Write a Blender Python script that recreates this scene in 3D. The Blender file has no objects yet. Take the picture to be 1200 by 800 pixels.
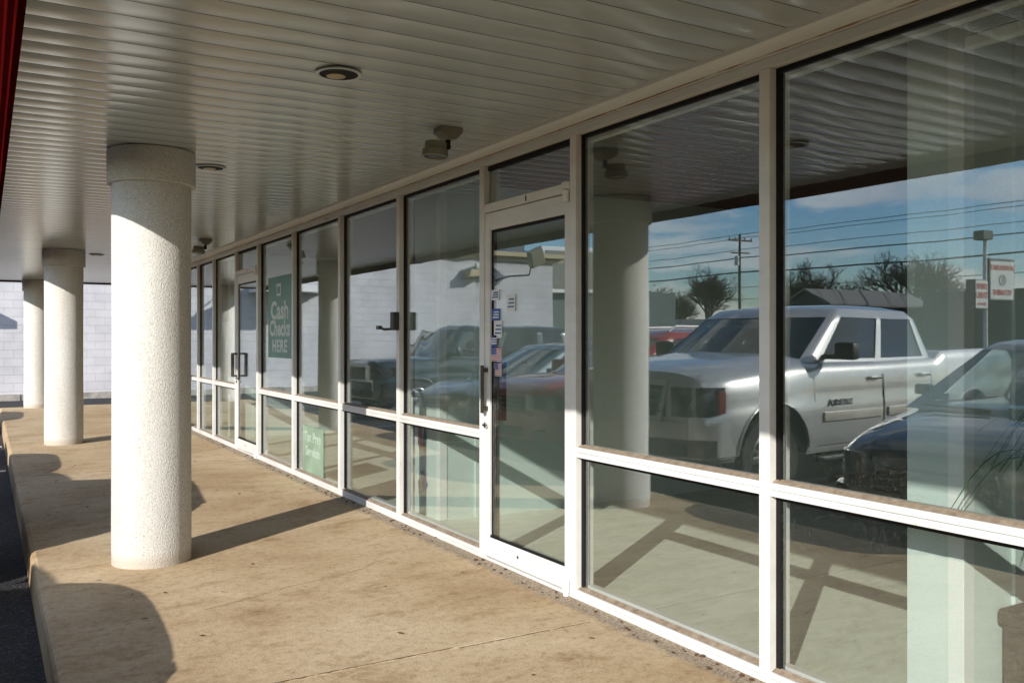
import bpy, bmesh, math, random
from mathutils import Vector, Matrix, noise
R = math.radians
C = bpy.context.scene.collection
S = bpy.context.scene
random.seed(7)
EYE = 1.297                     # camera height above the walkway
LOT = -0.22                     # level of the asphalt
XF = 2.535                      # outer face of the storefront frame
SOF = EYE + 1.090               # soffit height

# ------------------------------------------------------------------ materials
def mat(name):
    m = bpy.data.materials.new(name); m.use_nodes = True
    nt = m.node_tree; b = nt.nodes['Principled BSDF']
    return m, nt, b
def N(nt, t, **k):
    n = nt.nodes.new(t)
    for a, v in k.items():
        if a.startswith('i_'): n.inputs[a[2:].replace('_', ' ')].default_value = v
        else: setattr(n, a, v)
    return n
def coords(nt, kind='Object', scale=(1, 1, 1)):
    t = N(nt, 'ShaderNodeTexCoord'); mp = N(nt, 'ShaderNodeMapping')
    mp.inputs['Scale'].default_value = scale
    nt.links.new(t.outputs[kind], mp.inputs['Vector'])
    return mp.outputs['Vector']
def nz(nt, v, scale, detail=4, rough=.55, dist=0):
    n = N(nt, 'ShaderNodeTexNoise'); n.inputs['Scale'].default_value = scale
    n.inputs['Detail'].default_value = detail; n.inputs['Roughness'].default_value = rough
    n.inputs['Distortion'].default_value = dist
    nt.links.new(v, n.inputs['Vector']); return n.outputs['Fac']
def ramp(nt, f, stops):
    r = N(nt, 'ShaderNodeValToRGB'); e = r.color_ramp.elements
    while len(e) < len(stops): e.new(.5)
    for k, (p, c) in enumerate(stops):
        e[k].position = p; e[k].color = (c[0], c[1], c[2], 1) if isinstance(c, tuple) else (c, c, c, 1)
    nt.links.new(f, r.inputs['Fac']); return r.outputs['Color']
def mixc(nt, f, a, b, mode='MIX'):
    m = N(nt, 'ShaderNodeMix', data_type='RGBA', blend_type=mode)
    for s, x in ((m.inputs['Factor'], f), (m.inputs['A'], a), (m.inputs['B'], b)):
        if isinstance(x, (int, float)): s.default_value = x
        elif isinstance(x, tuple): s.default_value = (x[0], x[1], x[2], 1)
        else: nt.links.new(x, s)
    return m.outputs['Result']
def math_(nt, op, a, b=0.0):
    m = N(nt, 'ShaderNodeMath', operation=op)
    for s, x in ((m.inputs[0], a), (m.inputs[1], b)):
        if isinstance(x, (int, float)): s.default_value = x
        else: nt.links.new(x, s)
    return m.outputs[0]
def bump(nt, b, h, dist=.01, strength=1.0, prev=None):
    n = N(nt, 'ShaderNodeBump'); n.inputs['Distance'].default_value = dist; n.inputs['Strength'].default_value = strength
    nt.links.new(h, n.inputs['Height'])
    if prev is not None: nt.links.new(prev, n.inputs['Normal'])
    if b is not None: nt.links.new(n.outputs[0], b.inputs['Normal'])
    return n.outputs[0]
def simple(name, col, rough=.5, metal=0, var=.12, scale=6, bmp=0, bscale=60, coat=0, spec=.5):
    m, nt, b = mat(name); v = coords(nt)
    f = nz(nt, v, scale, 5)
    lo = tuple(c*(1-var) for c in col); hi = tuple(min(1, c*(1+var)) for c in col)
    nt.links.new(ramp(nt, f, [(.3, lo), (.7, hi)]), b.inputs['Base Color'])
    b.inputs['Roughness'].default_value = rough; b.inputs['Metallic'].default_value = metal
    b.inputs['Coat Weight'].default_value = coat; b.inputs['Coat Roughness'].default_value = .04
    b.inputs['Specular IOR Level'].default_value = spec
    if bmp: bump(nt, b, nz(nt, v, bscale, 3), bmp)
    return m
M = {}
# concrete of the walkway: tan, mottled, stained, hairline crazing
m, nt, b = mat('walk_concrete'); v = coords(nt)
big = nz(nt, v, .9, 6, .6, .6); mid = nz(nt, coords(nt, scale=(1, 1.7, 1)), 2.6, 10, .74, .3); fine = nz(nt, v, 90, 3, .6)
grain = nz(nt, v, 260, 2, .5)
base = ramp(nt, big, [(.25, (.43, .295, .165)), (.48, (.56, .42, .255)), (.75, (.68, .55, .375))])
stain = ramp(nt, mid, [(.30, (.60, .53, .44)), (.40, (.82, .77, .70)), (.47, (.98, .97, .96)), (.56, (1.0, 1.0, 1.0)), (.70, (1.15, 1.18, 1.24))])
m2_ = nz(nt, v, 24, 6, .72, .2)
c1 = mixc(nt, 1.0, mixc(nt, 1.0, base, stain, 'MULTIPLY'), ramp(nt, m2_, [(.34, (.74, .70, .64)), (.47, (.98, .97, .95)), (.62, (1.06, 1.07, 1.09))]), 'MULTIPLY')
c2 = mixc(nt, .5, c1, ramp(nt, fine, [(.3, .55), (.7, 1.0)]), 'MULTIPLY')
cr = N(nt, 'ShaderNodeTexVoronoi', feature='DISTANCE_TO_EDGE'); cr.inputs['Scale'].default_value = 16
wv = N(nt, 'ShaderNodeVectorMath', operation='ADD'); nn = N(nt, 'ShaderNodeTexNoise'); nn.inputs['Scale'].default_value = 14; nn.inputs['Detail'].default_value = 5
v2 = coords(nt, scale=(1, 2.0, 1)); nt.links.new(v2, nn.inputs['Vector']); sc = N(nt, 'ShaderNodeVectorMath', operation='SCALE'); sc.inputs['Scale'].default_value = .16
nt.links.new(nn.outputs['Color'], sc.inputs[0]); nt.links.new(v2, wv.inputs[0]); nt.links.new(sc.outputs[0], wv.inputs[1]); nt.links.new(wv.outputs[0], cr.inputs['Vector'])
crk = ramp(nt, cr.outputs['Distance'], [(.0, .45), (.035, 1.0)])
crmask = ramp(nt, nz(nt, v, 1.6, 5, .65), [(.5, 0.0), (.62, 1.0)])
c3 = mixc(nt, math_(nt, 'MULTIPLY', crmask, .75), c2, mixc(nt, 1.0, c2, crk, 'MULTIPLY'))
# worn aggregate strip along the foot of the storefront
sx = N(nt, 'ShaderNodeSeparateXYZ'); nt.links.new(coords(nt), sx.inputs[0])
edge = ramp(nt, math_(nt, 'ADD', sx.outputs['X'], math_(nt, 'MULTIPLY', nz(nt, v, 9, 5, .7), .16)), [(.0, 0.0), (1.0, 1.0)])
em = N(nt, 'ShaderNodeMapRange'); em.inputs['From Min'].default_value = 2.49; em.inputs['From Max'].default_value = 2.53
nt.links.new(math_(nt, 'ADD', sx.outputs['X'], math_(nt, 'MULTIPLY', nz(nt, v, 9, 5, .7), .16)), em.inputs['Value'])
peb = N(nt, 'ShaderNodeTexVoronoi'); peb.inputs['Scale'].default_value = 95; nt.links.new(v, peb.inputs['Vector'])
pc = ramp(nt, peb.outputs['Distance'], [(.2, (.42, .36, .29)), (.75, (.16, .12, .085))])
c4 = mixc(nt, math_(nt, 'MULTIPLY', em.outputs[0], .8), c3, pc)
# scattered dark spots (gum, tar)
sp = N(nt, 'ShaderNodeTexVoronoi'); sp.inputs['Scale'].default_value = 2.1; sp.inputs['Randomness'].default_value = 1; nt.links.new(v, sp.inputs['Vector'])
spm = ramp(nt, math_(nt, 'ADD', sp.outputs['Distance'], math_(nt, 'MULTIPLY', fine, .02)), [(.0, .25), (.030, .35), (.055, 1.0)])
c5 = mixc(nt, 1.0, c4, spm, 'MULTIPLY')
nt.links.new(c5, b.inputs['Base Color']); b.inputs['Roughness'].default_value = .88
b1 = bump(nt, None, mid, .006, .5); b2 = bump(nt, None, fine, .0022, .8, b1); b3 = bump(nt, b, grain, .0012, .8, b2)
M['walk'] = m
# asphalt
m, nt, b = mat('asphalt'); v = coords(nt)
vo = N(nt, 'ShaderNodeTexVoronoi'); vo.inputs['Scale'].default_value = 85; nt.links.new(v, vo.inputs['Vector'])
a1 = ramp(nt, nz(nt, v, .6, 6, .6), [(.3, (.010, .011, .014)), (.7, (.026, .027, .031))])
a2 = ramp(nt, vo.outputs['Color'], [(.25, .5), (.72, 1.2), (.90, 5.0)])
nt.links.new(mixc(nt, 1.0, a1, a2, 'MULTIPLY'), b.inputs['Base Color']); b.inputs['Roughness'].default_value = .8
bump(nt, b, vo.outputs['Distance'], .008, .9); M['asphalt'] = m
# pebble-dash stucco of the columns
m, nt, b = mat('pebbledash'); v = coords(nt)
vo = N(nt, 'ShaderNodeTexVoronoi'); vo.inputs['Scale'].default_value = 140; nt.links.new(v, vo.inputs['Vector'])
n2 = nz(nt, v, 100, 5, .8); n3 = nz(nt, coords(nt, scale=(1, 1, .25)), 5, 5)
cA = ramp(nt, n3, [(.3, (.70, .68, .64)), (.7, (.80, .79, .76))])
cB = mixc(nt, 1.0, mixc(nt, .6, cA, ramp(nt, vo.outputs['Distance'], [(.15, 1.05), (.6, .70)]), 'MULTIPLY'), ramp(nt, nz(nt, v, 115, 3, .6), [(.34, (.70, .67, .62)), (.47, (.96, .955, .94)), (.7, (1.04, 1.04, 1.04))]), 'MULTIPLY')
sx = N(nt, 'ShaderNodeSeparateXYZ'); nt.links.new(coords(nt), sx.inputs[0])
dm = N(nt, 'ShaderNodeMapRange'); dm.inputs['From Min'].default_value = .0; dm.inputs['From Max'].default_value = .05
nt.links.new(math_(nt, 'SUBTRACT', sx.outputs['Z'], math_(nt, 'MULTIPLY', n3, .07)), dm.inputs['Value'])
cC = mixc(nt, dm.outputs[0], (.52, .47, .40), cB)
nt.links.new(cC, b.inputs['Base Color']); b.inputs['Roughness'].default_value = .85
h = math_(nt, 'ADD', math_(nt, 'MULTIPLY', vo.outputs['Distance'], -1.0), math_(nt, 'MULTIPLY', n2, .5))
bump(nt, b, h, .0034, .8); M['stucco'] = m
# painted metal soffit planks
m, nt, b = mat('soffit_paint'); v = coords(nt)
f = nz(nt, coords(nt, scale=(.5, 6, 1)), 1.6, 4)
base = ramp(nt, f, [(.3, (.41, .455, .455)), (.7, (.465, .51, .51))])
spk = N(nt, 'ShaderNodeTexVoronoi'); spk.inputs['Scale'].default_value = 3.3; nt.links.new(coords(nt, scale=(.6, 3.4, 1)), spk.inputs['Vector'])
chip = ramp(nt, math_(nt, 'ADD', spk.outputs['Distance'], math_(nt, 'MULTIPLY', nz(nt, v, 60, 3), .05)), [(.028, (.10, .07, .04)), (.055, (1, 1, 1))])
nt.links.new(mixc(nt, 1.0, base, chip, 'MULTIPLY'), b.inputs['Base Color'])
b.inputs['Roughness'].default_value = .19; b.inputs['Specular IOR Level'].default_value = .7
bb = bump(nt, None, nz(nt, coords(nt, scale=(.9, 3, 1)), .8, 1), .003, .4)
bump(nt, b, nz(nt, coords(nt, scale=(2, 3, 1)), 2, 2), .0006, .5, bb); M['soffit'] = m
M['joint'] = simple('plank_joint', (.05, .045, .035), .7)
# white painted aluminium frame, with grime and rust marks
m, nt, b = mat('frame_paint'); v = coords(nt)
f = nz(nt, coords(nt, scale=(1, .35, 1)), 5, 7, .65)
nt.links.new(mixc(nt, 1.0, ramp(nt, f, [(.3, (.60, .595, .575)), (.55, (.71, .705, .685)), (.8, (.75, .75, .73))]),
    ramp(nt, nz(nt, v, 34, 6, .75), [(.27, (.5, .40, .30)), (.36, (1, 1, 1))]), 'MULTIPLY'), b.inputs['Base Color'])
b.inputs['Roughness'].default_value = .38; bump(nt, b, nz(nt, coords(nt, scale=(1, .3, 1)), 14, 3), .0012, .5); M['frame'] = m
m, nt, b = mat('rusty_trim_paint'); v = coords(nt)
f = nz(nt, coords(nt, scale=(4, .5, 4)), 4, 7, .7)
nt.links.new(ramp(nt, f, [(.27, (.34, .22, .13)), (.36, (.60, .63, .62)), (.7, (.69, .72, .71))]), b.inputs['Base Color'])
b.inputs['Roughness'].default_value = .45; M['trim'] = m
m, nt, b = mat('dusty_ledge'); v = coords(nt)
nt.links.new(ramp(nt, nz(nt, v, 25, 6, .7), [(.3, (.16, .11, .07)), (.7, (.36, .29, .22))]), b.inputs['Base Color']); b.inputs['Roughness'].default_value = .9; M['ledge'] = m
M['gasket'] = simple('rubber_gasket', (.010, .009, .009), .75, spec=.2)
m, nt, b = mat('rust_streak'); v = coords(nt, scale=(1, .5, 1))
nt.links.new(ramp(nt, nz(nt, v, 5, 8, .75), [(.38, (.20, .09, .03)), (.5, (.34, .24, .16)), (.6, (.58, .56, .52))]), b.inputs['Base Color']); b.inputs['Roughness'].default_value = .8; M['rust'] = m
# architectural glass
def glass(name, refl, tint, wob, dirt=0.0):
    m = bpy.data.materials.new(name); m.use_nodes = True; nt = m.node_tree; nt.nodes.clear()
    o = N(nt, 'ShaderNodeOutputMaterial'); mx = N(nt, 'ShaderNodeMixShader')
    t = N(nt, 'ShaderNodeBsdfTransparent'); t.inputs[0].default_value = (*tint, 1)
    g = N(nt, 'ShaderNodeBsdfGlossy'); g.inputs['Roughness'].default_value = .0; g.inputs['Color'].default_value = (.93, .98, 1, 1)
    fr = N(nt, 'ShaderNodeLayerWeight'); fr.inputs['Blend'].default_value = .5
    v = coords(nt, 'Object')
    if wob:
        bn = N(nt, 'ShaderNodeBump'); bn.inputs['Distance'].default_value = wob; bn.inputs['Strength'].default_value = 1
        w = nz(nt, coords(nt, 'Object', (1, 1.6, 1)), 1.7, 1.5, .4); nt.links.new(w, bn.inputs['Height'])
        nt.links.new(bn.outputs[0], g.inputs['Normal'])
    p5 = math_(nt, 'MULTIPLY', math_(nt, 'POWER', fr.outputs['Facing'], 4.0), 1-refl)
    nt.links.new(math_(nt, 'ADD', p5, refl), mx.inputs[0])
    nt.links.new(t.outputs[0], mx.inputs[1]); nt.links.new(g.outputs[0], mx.inputs[2])
    last = mx.outputs[0]
    if dirt:
        d = N(nt, 'ShaderNodeBsdfDiffuse'); d.inputs[0].default_value = (.62, .60, .54, 1)
        sp = math_(nt, 'MULTIPLY', ramp(nt, nz(nt, v, 170, 2, .6), [(.57, 0.0), (.70, 1.0)]), dirt*14)
        sm = math_(nt, 'ADD', sp, math_(nt, 'MULTIPLY', ramp(nt, nz(nt, coords(nt, 'Object', (1, 1, .3)), 6, 6, .7), [(.45, 0.0), (.8, 1.0)]), dirt))
        m2 = N(nt, 'ShaderNodeMixShader'); nt.links.new(math_(nt, 'ADD', sm, dirt*.25), m2.inputs[0])
        nt.links.new(last, m2.inputs[1]); nt.links.new(d.outputs[0], m2.inputs[2]); last = m2.outputs[0]
    nt.links.new(last, o.inputs[0]); return m
M['glass'] = glass('shop_glass', .165, (.975, .995, .98), .00035, .005)
M['glass_wavy'] = glass('shop_glass_wavy', .165, (.975, .995, .98), .0020, .005)
M['carglass'] = glass('car_glass', .07, (.20, .22, .23), 0)
M['carglass_clear'] = glass('car_glass_clear', .10, (.72, .80, .78), 0)
# vehicles
def paint(name, col, metal=.3, rough=.3):
    m, nt, b = mat(name); v = coords(nt)
    nt.links.new(ramp(nt, nz(nt, v, 3, 5), [(.3, tuple(c*.93 for c in col)), (.7, col)]), b.inputs['Base Color'])
    b.inputs['Metallic'].default_value = metal; b.inputs['Roughness'].default_value = rough
    b.inputs['Coat Weight'].default_value = 1; b.inputs['Coat Roughness'].default_value = .03; return m
M['silver'] = paint('silver_paint', (.56, .555, .535), .35, .30)
M['navy'] = paint('navy_paint', (.018, .028, .048), .3, .25)
M['red'] = paint('red_paint', (.34, .012, .010), 0, .3)
M['bluegrey'] = paint('bluegrey_paint', (.10, .14, .16), .4, .3)
M['teal'] = paint('dark_teal_paint', (.016, .035, .040), .3, .25)
M['carwhite'] = paint('white_car_paint', (.75, .75, .74), 0, .3)
M['black'] = simple('black_plastic', (.018, .018, .018), .45)
M['under'] = simple('underbody_black', (.006, .006, .006), .9)
M['rubber'] = simple('tyre_rubber', (.022, .021, .020), .85, bmp=.003, bscale=40)
M['chrome'] = simple('chrome', (.75, .75, .75), .12, 1)
M['alloy'] = simple('alloy', (.42, .42, .42), .3, .9)
M['lens'] = simple('lamp_lens', (.10, .09, .085), .06, .6, var=.8, scale=14, coat=1)
M['amber'] = simple('amber_lens', (.16, .02, .010), .15, coat=1)
M['seat'] = simple('car_seat', (.07, .065, .06), .8)
M['beigecol'] = simple('beige_moulding', (.60, .56, .48), .35, .2)
# buildings and the rest
def blockwall(name, col, lo=.86):
    m, nt, b = mat(name)
    t = N(nt, 'ShaderNodeTexCoord'); sx = N(nt, 'ShaderNodeSeparateXYZ'); cb = N(nt, 'ShaderNodeCombineXYZ')
    nt.links.new(t.outputs['Object'], sx.inputs[0]); nt.links.new(sx.outputs['X'], cb.inputs['X']); nt.links.new(sx.outputs['Z'], cb.inputs['Y'])
    br = N(nt, 'ShaderNodeTexBrick'); br.inputs['Scale'].default_value = 1; br.inputs['Brick Width'].default_value = .405; br.inputs['Row Height'].default_value = .203
    br.inputs['Mortar Size'].default_value = .006; br.inputs['Mortar Smooth'].default_value = .3
    br.inputs['Color1'].default_value = (*col, 1); br.inputs['Color2'].default_value = (*[c*.95 for c in col], 1); br.inputs['Mortar'].default_value = (*[c*.82 for c in col], 1)
    nt.links.new(cb.outputs[0], br.inputs['Vector'])
    v = coords(nt)
    c = mixc(nt, 1.0, br.outputs['Color'], ramp(nt, nz(nt, v, 1.5, 6, .6), [(.3, lo), (.7, 1.0)]), 'MULTIPLY')
    nt.links.new(c, b.inputs['Base Color']); b.inputs['Roughness'].default_value = .8
    inv = math_(nt, 'SUBTRACT', 1.0, br.outputs['Fac'])
    b1 = bump(nt, None, inv, .006, .8); bump(nt, b, nz(nt, v, 45, 4), .003, .7, b1); return m
M['block'] = blockwall('white_block_wall', (.62, .61, .64), .78)
M['greenblock'] = blockwall('green_block_wall', (.12, .16, .155))
M['footing'] = simple('rough_footing', (.33, .31, .28), .9, var=.35, scale=5, bmp=.01, bscale=18)
M['redpaint'] = simple('red_fascia_paint', (.045, .002, .002), .7, 0, spec=0, var=.25, scale=3, bmp=.002, bscale=9)
M['capflash'] = simple('dark_flashing', (.05, .028, .022), .5)
M['mint'] = simple('mint_wall_paint', (.60, .71, .68), .55, var=.05, scale=2, bmp=.001, bscale=50)
M['mintedge'] = simple('pale_corner_trim', (.76, .81, .79), .5, var=.04)
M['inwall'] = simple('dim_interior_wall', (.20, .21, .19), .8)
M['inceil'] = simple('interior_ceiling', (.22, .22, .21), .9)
m, nt, b = mat('shop_floor'); v = coords(nt)
f1 = nz(nt, coords(nt, scale=(1, 2.6, 1)), 4.5, 8, .7, 1.2)
nt.links.new(ramp(nt, f1, [(.28, (.50, .53, .44)), (.5, (.66, .70, .60)), (.72, (.78, .81, .72))]), b.inputs['Base Color'])
b.inputs['Roughness'].default_value = .42; bump(nt, b, f1, .002, .6); M['shopfloor'] = m
M['poster'] = simple('green_poster', (.012, .18, .115), .35, var=.2, scale=1.6)
M['poster2'] = simple('light_green_poster', (.22, .32, .235), .3, var=.25, scale=3)
M['white'] = simple('white_print', (.78, .78, .76), .5, var=.03)
M['faded'] = simple('faded_lettering', (.60, .66, .62), .5)
M['faded2'] = simple('faded_pale_lettering', (.38, .48, .40), .5)
M['blueprint'] = simple('blue_print', (.03, .10, .34), .5, var=.1)
M['redprint'] = simple('red_print', (.42, .03, .04), .5, var=.1)
M['signwhite'] = simple('sign_face', (.62, .64, .62), .4, var=.1)
M['green'] = simple('leaf_green', (.05, .16, .04), .45, var=.3, scale=9)
M['bin'] = simple('dark_bin', (.035, .034, .032), .5, bmp=.002)
M['olive'] = simple('fixture_olive', (.20, .19, .14), .45)
M['tan'] = simple('tan_metal', (.42, .34, .20), .5)
M['bluemetal'] = simple('blue_grey_metal', (.075, .10, .14), .4)
M['greywall'] = simple('dark_grey_siding', (.035, .045, .05), .7)
M['roofgrey'] = simple('grey_shingle', (.17, .165, .16), .8, bmp=.01, bscale=12)
M['wood'] = simple('pole_wood', (.10, .075, .055), .85)
M['wire'] = simple('cable', (.012, .012, .014), .6)
M['bark'] = simple('bark', (.085, .065, .05), .9)
M['oliveleaf'] = simple('olive_foliage', (.075, .085, .035), .7, var=.45, scale=1.3)
M['darkleaf'] = simple('dark_foliage', (.035, .055, .025), .7, var=.45, scale=1.3)
M['grass'] = simple('dry_grass', (.15, .14, .075), .95, var=.3, scale=.7, bmp=.03, bscale=9)
M['road'] = simple('road_asphalt', (.07, .07, .072), .85, bmp=.003)
M['linewhite'] = simple('line_paint', (.62, .62, .60), .7, var=.25, scale=11)
M['kerbc'] = simple('kerb_concrete', (.36, .31, .24), .9, var=.2, scale=5, bmp=.004, bscale=40)
M['dry'] = simple('dry_leaf', (.09, .05, .025), .8)
M['bronze'] = simple('bronze_pull', (.10, .085, .07), .35, .8)
M['yellow'] = simple('lit_can_wall', (.40, .31, .15), .35, .2)  # lit inner wall of the recessed lights, put into the colour
M['navywall'] = simple('navy_panel', (.03, .04, .06), .5)
M['orange'] = simple('orange_lamp', (.5, .16, .03), .4)

# ------------------------------------------------------------------ mesh helpers
class MB:
    def __init__(s): s.bm = bmesh.new()
    def box(s, a, b, bev=0):
        x0, y0, z0 = a; x1, y1, z1 = b
        x0, x1 = min(x0, x1), max(x0, x1); y0, y1 = min(y0, y1), max(y0, y1); z0, z1 = min(z0, z1), max(z0, z1)
        vs = [s.bm.verts.new(p) for p in ((x0,y0,z0),(x1,y0,z0),(x1,y1,z0),(x0,y1,z0),(x0,y0,z1),(x1,y0,z1),(x1,y1,z1),(x0,y1,z1))]
        fs = [s.bm.faces.new([vs[i] for i in q]) for q in ((0,3,2,1),(4,5,6,7),(0,1,5,4),(1,2,6,5),(2,3,7,6),(3,0,4,7))]
        if bev:
            es = list({e for f in fs for e in f.edges})
            bmesh.ops.bevel(s.bm, geom=es, offset=bev, segments=2, affect='EDGES', profile=.6)
        return s
    def tube(s, p0, p1, r0, r1=None, n=12, caps=True):
        r1 = r0 if r1 is None else r1
        p0 = Vector(p0); p1 = Vector(p1); d = (p1-p0).normalized()
        u = d.orthogonal().normalized(); w = d.cross(u)
        A = [s.bm.verts.new(p0+(u*math.cos(t)+w*math.sin(t))*r0) for t in [2*math.pi*k/n for k in range(n)]]
        B = [s.bm.verts.new(p1+(u*math.cos(t)+w*math.sin(t))*r1) for t in [2*math.pi*k/n for k in range(n)]]
        for k in range(n): s.bm.faces.new((A[k], A[(k+1)%n], B[(k+1)%n], B[k]))
        if caps: s.bm.faces.new(A[::-1]); s.bm.faces.new(B)
        return s
    def path(s, pts, r, n=8):
        for a, b in zip(pts[:-1], pts[1:]): s.tube(a, b, r, r, n)
        return s
    def lathe(s, prof, n=48, c=(0, 0, 0), axis='Z', cap=True):
        rings = []
        for r, z in prof:
            ring = []
            for k in range(n):
                t = 2*math.pi*k/n; x, y = r*math.cos(t), r*math.sin(t)
                p = (x, y, z) if axis == 'Z' else ((x, z, y) if axis == 'Y' else (z, x, y))
                ring.append(s.bm.verts.new((p[0]+c[0], p[1]+c[1], p[2]+c[2])))
            rings.append(ring)
        for a, b in zip(rings[:-1], rings[1:]):
            for k in range(n): s.bm.faces.new((a[k], a[(k+1)%n], b[(k+1)%n], b[k]))
        if cap and prof[0][0] > 1e-6: s.bm.faces.new(rings[0][::-1])
        if cap and prof[-1][0] > 1e-6: s.bm.faces.new(rings[-1])
        return s
    def poly(s, pts, off):                       # extruded polygon
        off = Vector(off); A = [s.bm.verts.new(p) for p in pts]; B = [s.bm.verts.new(Vector(p)+off) for p in pts]
        s.bm.faces.new(A); s.bm.faces.new(B[::-1]); n = len(pts)
        for k in range(n): s.bm.faces.new((A[k], B[k], B[(k+1)%n], A[(k+1)%n]))
        return s
    def xf(s, mtx): bmesh.ops.transform(s.bm, matrix=mtx, verts=s.bm.verts); return s
    def build(s, name, m, parent=None, smooth=False, loc=None, angle=40):
        bmesh.ops.recalc_face_normals(s.bm, faces=s.bm.faces)
        me = bpy.data.meshes.new(name); s.bm.to_mesh(me); s.bm.free()
        if smooth:
            for p in me.polygons: p.use_smooth = True
            try: me.set_sharp_from_angle(angle=R(angle))
            except Exception: pass
        for q in (m if isinstance(m, (list, tuple)) else [m]): me.materials.append(q)
        o = bpy.data.objects.new(name, me); C.objects.link(o)
        if loc: o.location = loc
        if parent: o.parent = parent
        return o
def tag(o, label=None, cat=None, group=None, kind=None):
    for k, v in (('label', label), ('category', cat), ('group', group), ('kind', kind)):
        if v: o[k] = v
    return o
def empty(name, loc=(0, 0, 0), rz=0):
    o = bpy.data.objects.new(name, None); C.objects.link(o); o.location = loc; o.rotation_euler = (0, 0, rz); o.empty_display_size = .2; return o
def struct(o): o['kind'] = 'structure'; return o
def text_mb(txt, size, depth=.002, align='CENTER', squash=1.0, mirror=False, spacing=1.0):
    cu = bpy.data.curves.new('t', 'FONT'); cu.body = txt; cu.size = size; cu.extrude = depth; cu.align_x = align; cu.align_y = 'CENTER'
    cu.space_character = spacing; cu.offset = size*.035; cu.resolution_u = 3
    ob = bpy.data.objects.new('t', cu); C.objects.link(ob); bpy.context.view_layer.update()
    me = bpy.data.meshes.new_from_object(ob); bpy.data.objects.remove(ob)
    mb = MB(); mb.bm.from_mesh(me); bpy.data.meshes.remove(me)
    if squash != 1.0: mb.xf(Matrix.Diagonal((squash, 1, 1, 1)))
    return mb

# ------------------------------------------------------------------ ground, lot, walkway
KX = .237; YE = 19.25; YS = -9.0
g = MB()
n = 2
for a, b_ in (((-320, -260, LOT-.5), (260, 320, LOT-.012)),): g.box(a, b_)
struct(g.build('ground', M['grass']))
g = MB(); g.box((-34, -45, LOT-.3), (KX-.002, 60, LOT)).box((KX-.002, YE+.002, LOT-.3), (30, 60, LOT)); struct(g.build('parking_lot', M['asphalt']))
g = MB(); g.box((-46.5, -200, LOT-.2), (-37.5, 250, LOT+.02)); struct(g.build('road', M['road']))
mk = MB()
for yy in range(-40, 240, 9): mk.box((-42.08, yy, LOT+.02), (-41.92, yy+3, LOT+.024))
struct(mk.build('road_marking', M['linewhite']))
mk = MB()
for yy in (11.75, 14.40, 17.9): mk.box((-5.2, yy-.05, LOT), (KX-.03, yy+.05, LOT+.004))
struct(mk.build('parking_bay_line', M['linewhite']))
# walkway slabs with control joints, rounded outer nosing
w = MB(); joints = [YS, -2.7, 3.34, 9.55, 15.2, YE]
for a, b_ in zip(joints[:-1], joints[1:]):
    g0, g1 = a+.008, b_-.008
    prof = [(KX, LOT-.1), (KX, -.035), (KX+.008, -.012), (KX+.03, 0), (2.60, 0), (2.60, LOT-.1)]
    w.poly([(x, g0, z) for x, z in prof], (0, g1-g0, 0))
w.box((KX+.02, YS+.01, LOT-.1), (2.59, YE-.01, -.022))
struct(w.build('walkway', M['walk']))
rr = random.Random(21); ck = MB()
def crack(pts, wd):
    prev = None
    for (x, yy) in pts:
        a_, b_ = ck.bm.verts.new((x, yy-wd*rr.uniform(.2, 1), .0012)), ck.bm.verts.new((x, yy+wd*rr.uniform(.2, 1), .0012))
        if prev: ck.bm.faces.new((prev[0], a_, b_, prev[1]))
        prev = (a_, b_)
for yj in joints[1:-1]:
    x = .3
    while x < 2.4:
        L_ = rr.uniform(.15, .7)
        if rr.random() < .9:
            n_ = int(L_/.02)+2; sd_ = rr.choice((-1, 1)); crack([(min(2.5, x+L_*q/n_), yj+.0085*sd_+rr.gauss(0, .0010)) for q in range(n_)], .0045)
        x += L_
for x0, y0, dx, dy, n_ in ((.30, 6.95, .030, .052, 16), (.9, 4.4, .03, .012, 40), (1.3, 8.1, .035, -.01, 34), (.6, 10.6, .05, .012, 30), (1.7, 2.75, .02, -.012, 26)):
    yy = y0; P_ = []
    for q in range(n_): yy += dy+rr.gauss(0, .010); P_.append((min(2.46, x0+dx*q), yy))
    crack(P_, .0026)
o = ck.build('concrete_crack', simple('crack_dirt', (.10, .075, .05), .95)); struct(o)

# ------------------------------------------------------------------ the shop building
B = empty('shop_building', (XF, 5, 0)); tag(B, 'long white-framed glass shopfront with a grey metal soffit canopy and red edge', 'building')
def bp(mb, name, m, parent=B, **k):             # build in world coordinates under a parent whose origin may differ
    o = mb.build(name, m, **k); 
    o.parent = parent
    pm = Matrix.Translation(parent.location) if parent.parent is None else Matrix.Translation(parent.location)
    off = Vector(parent.location); p = parent.parent
    while p: off += Vector(p.location); p = p.parent
    o.location = Vector(o.location) - off
    return o
# soffit: separate planks running out from the glass, lapped with a thin joint
sf = MB(); jt = MB(); pitch = .1515; y = YS
k = 0
while y < YE-.02:
    y1 = min(y+pitch, YE)
    sag = random.uniform(.0001, .0005); gp = .003 if k % 2 else .0065
    nseg = 6
    prev = None
    for q in range(5):
        t = q/4; yy = y+gp/2+(y1-y-gp)*t; zz = SOF + (.004*(abs(t-.5)*2)**6) - sag*(1-(2*t-1)**2)
        row = [sf.bm.verts.new((X, yy, zz)) for X in (.106, .7, 1.3, 1.9, 2.44)]
        if prev:
            for i in range(4): sf.bm.faces.new((prev[i], prev[i+1], row[i+1], row[i]))
        prev = row
    y = y1; k += 1
bp(sf, 'soffit', M['soffit'], smooth=True)
jt.box((.11, YS, SOF+.006), (XF+.1, YE, SOF+.03)); bp(jt, 'soffit_backing', M['joint'])
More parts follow.
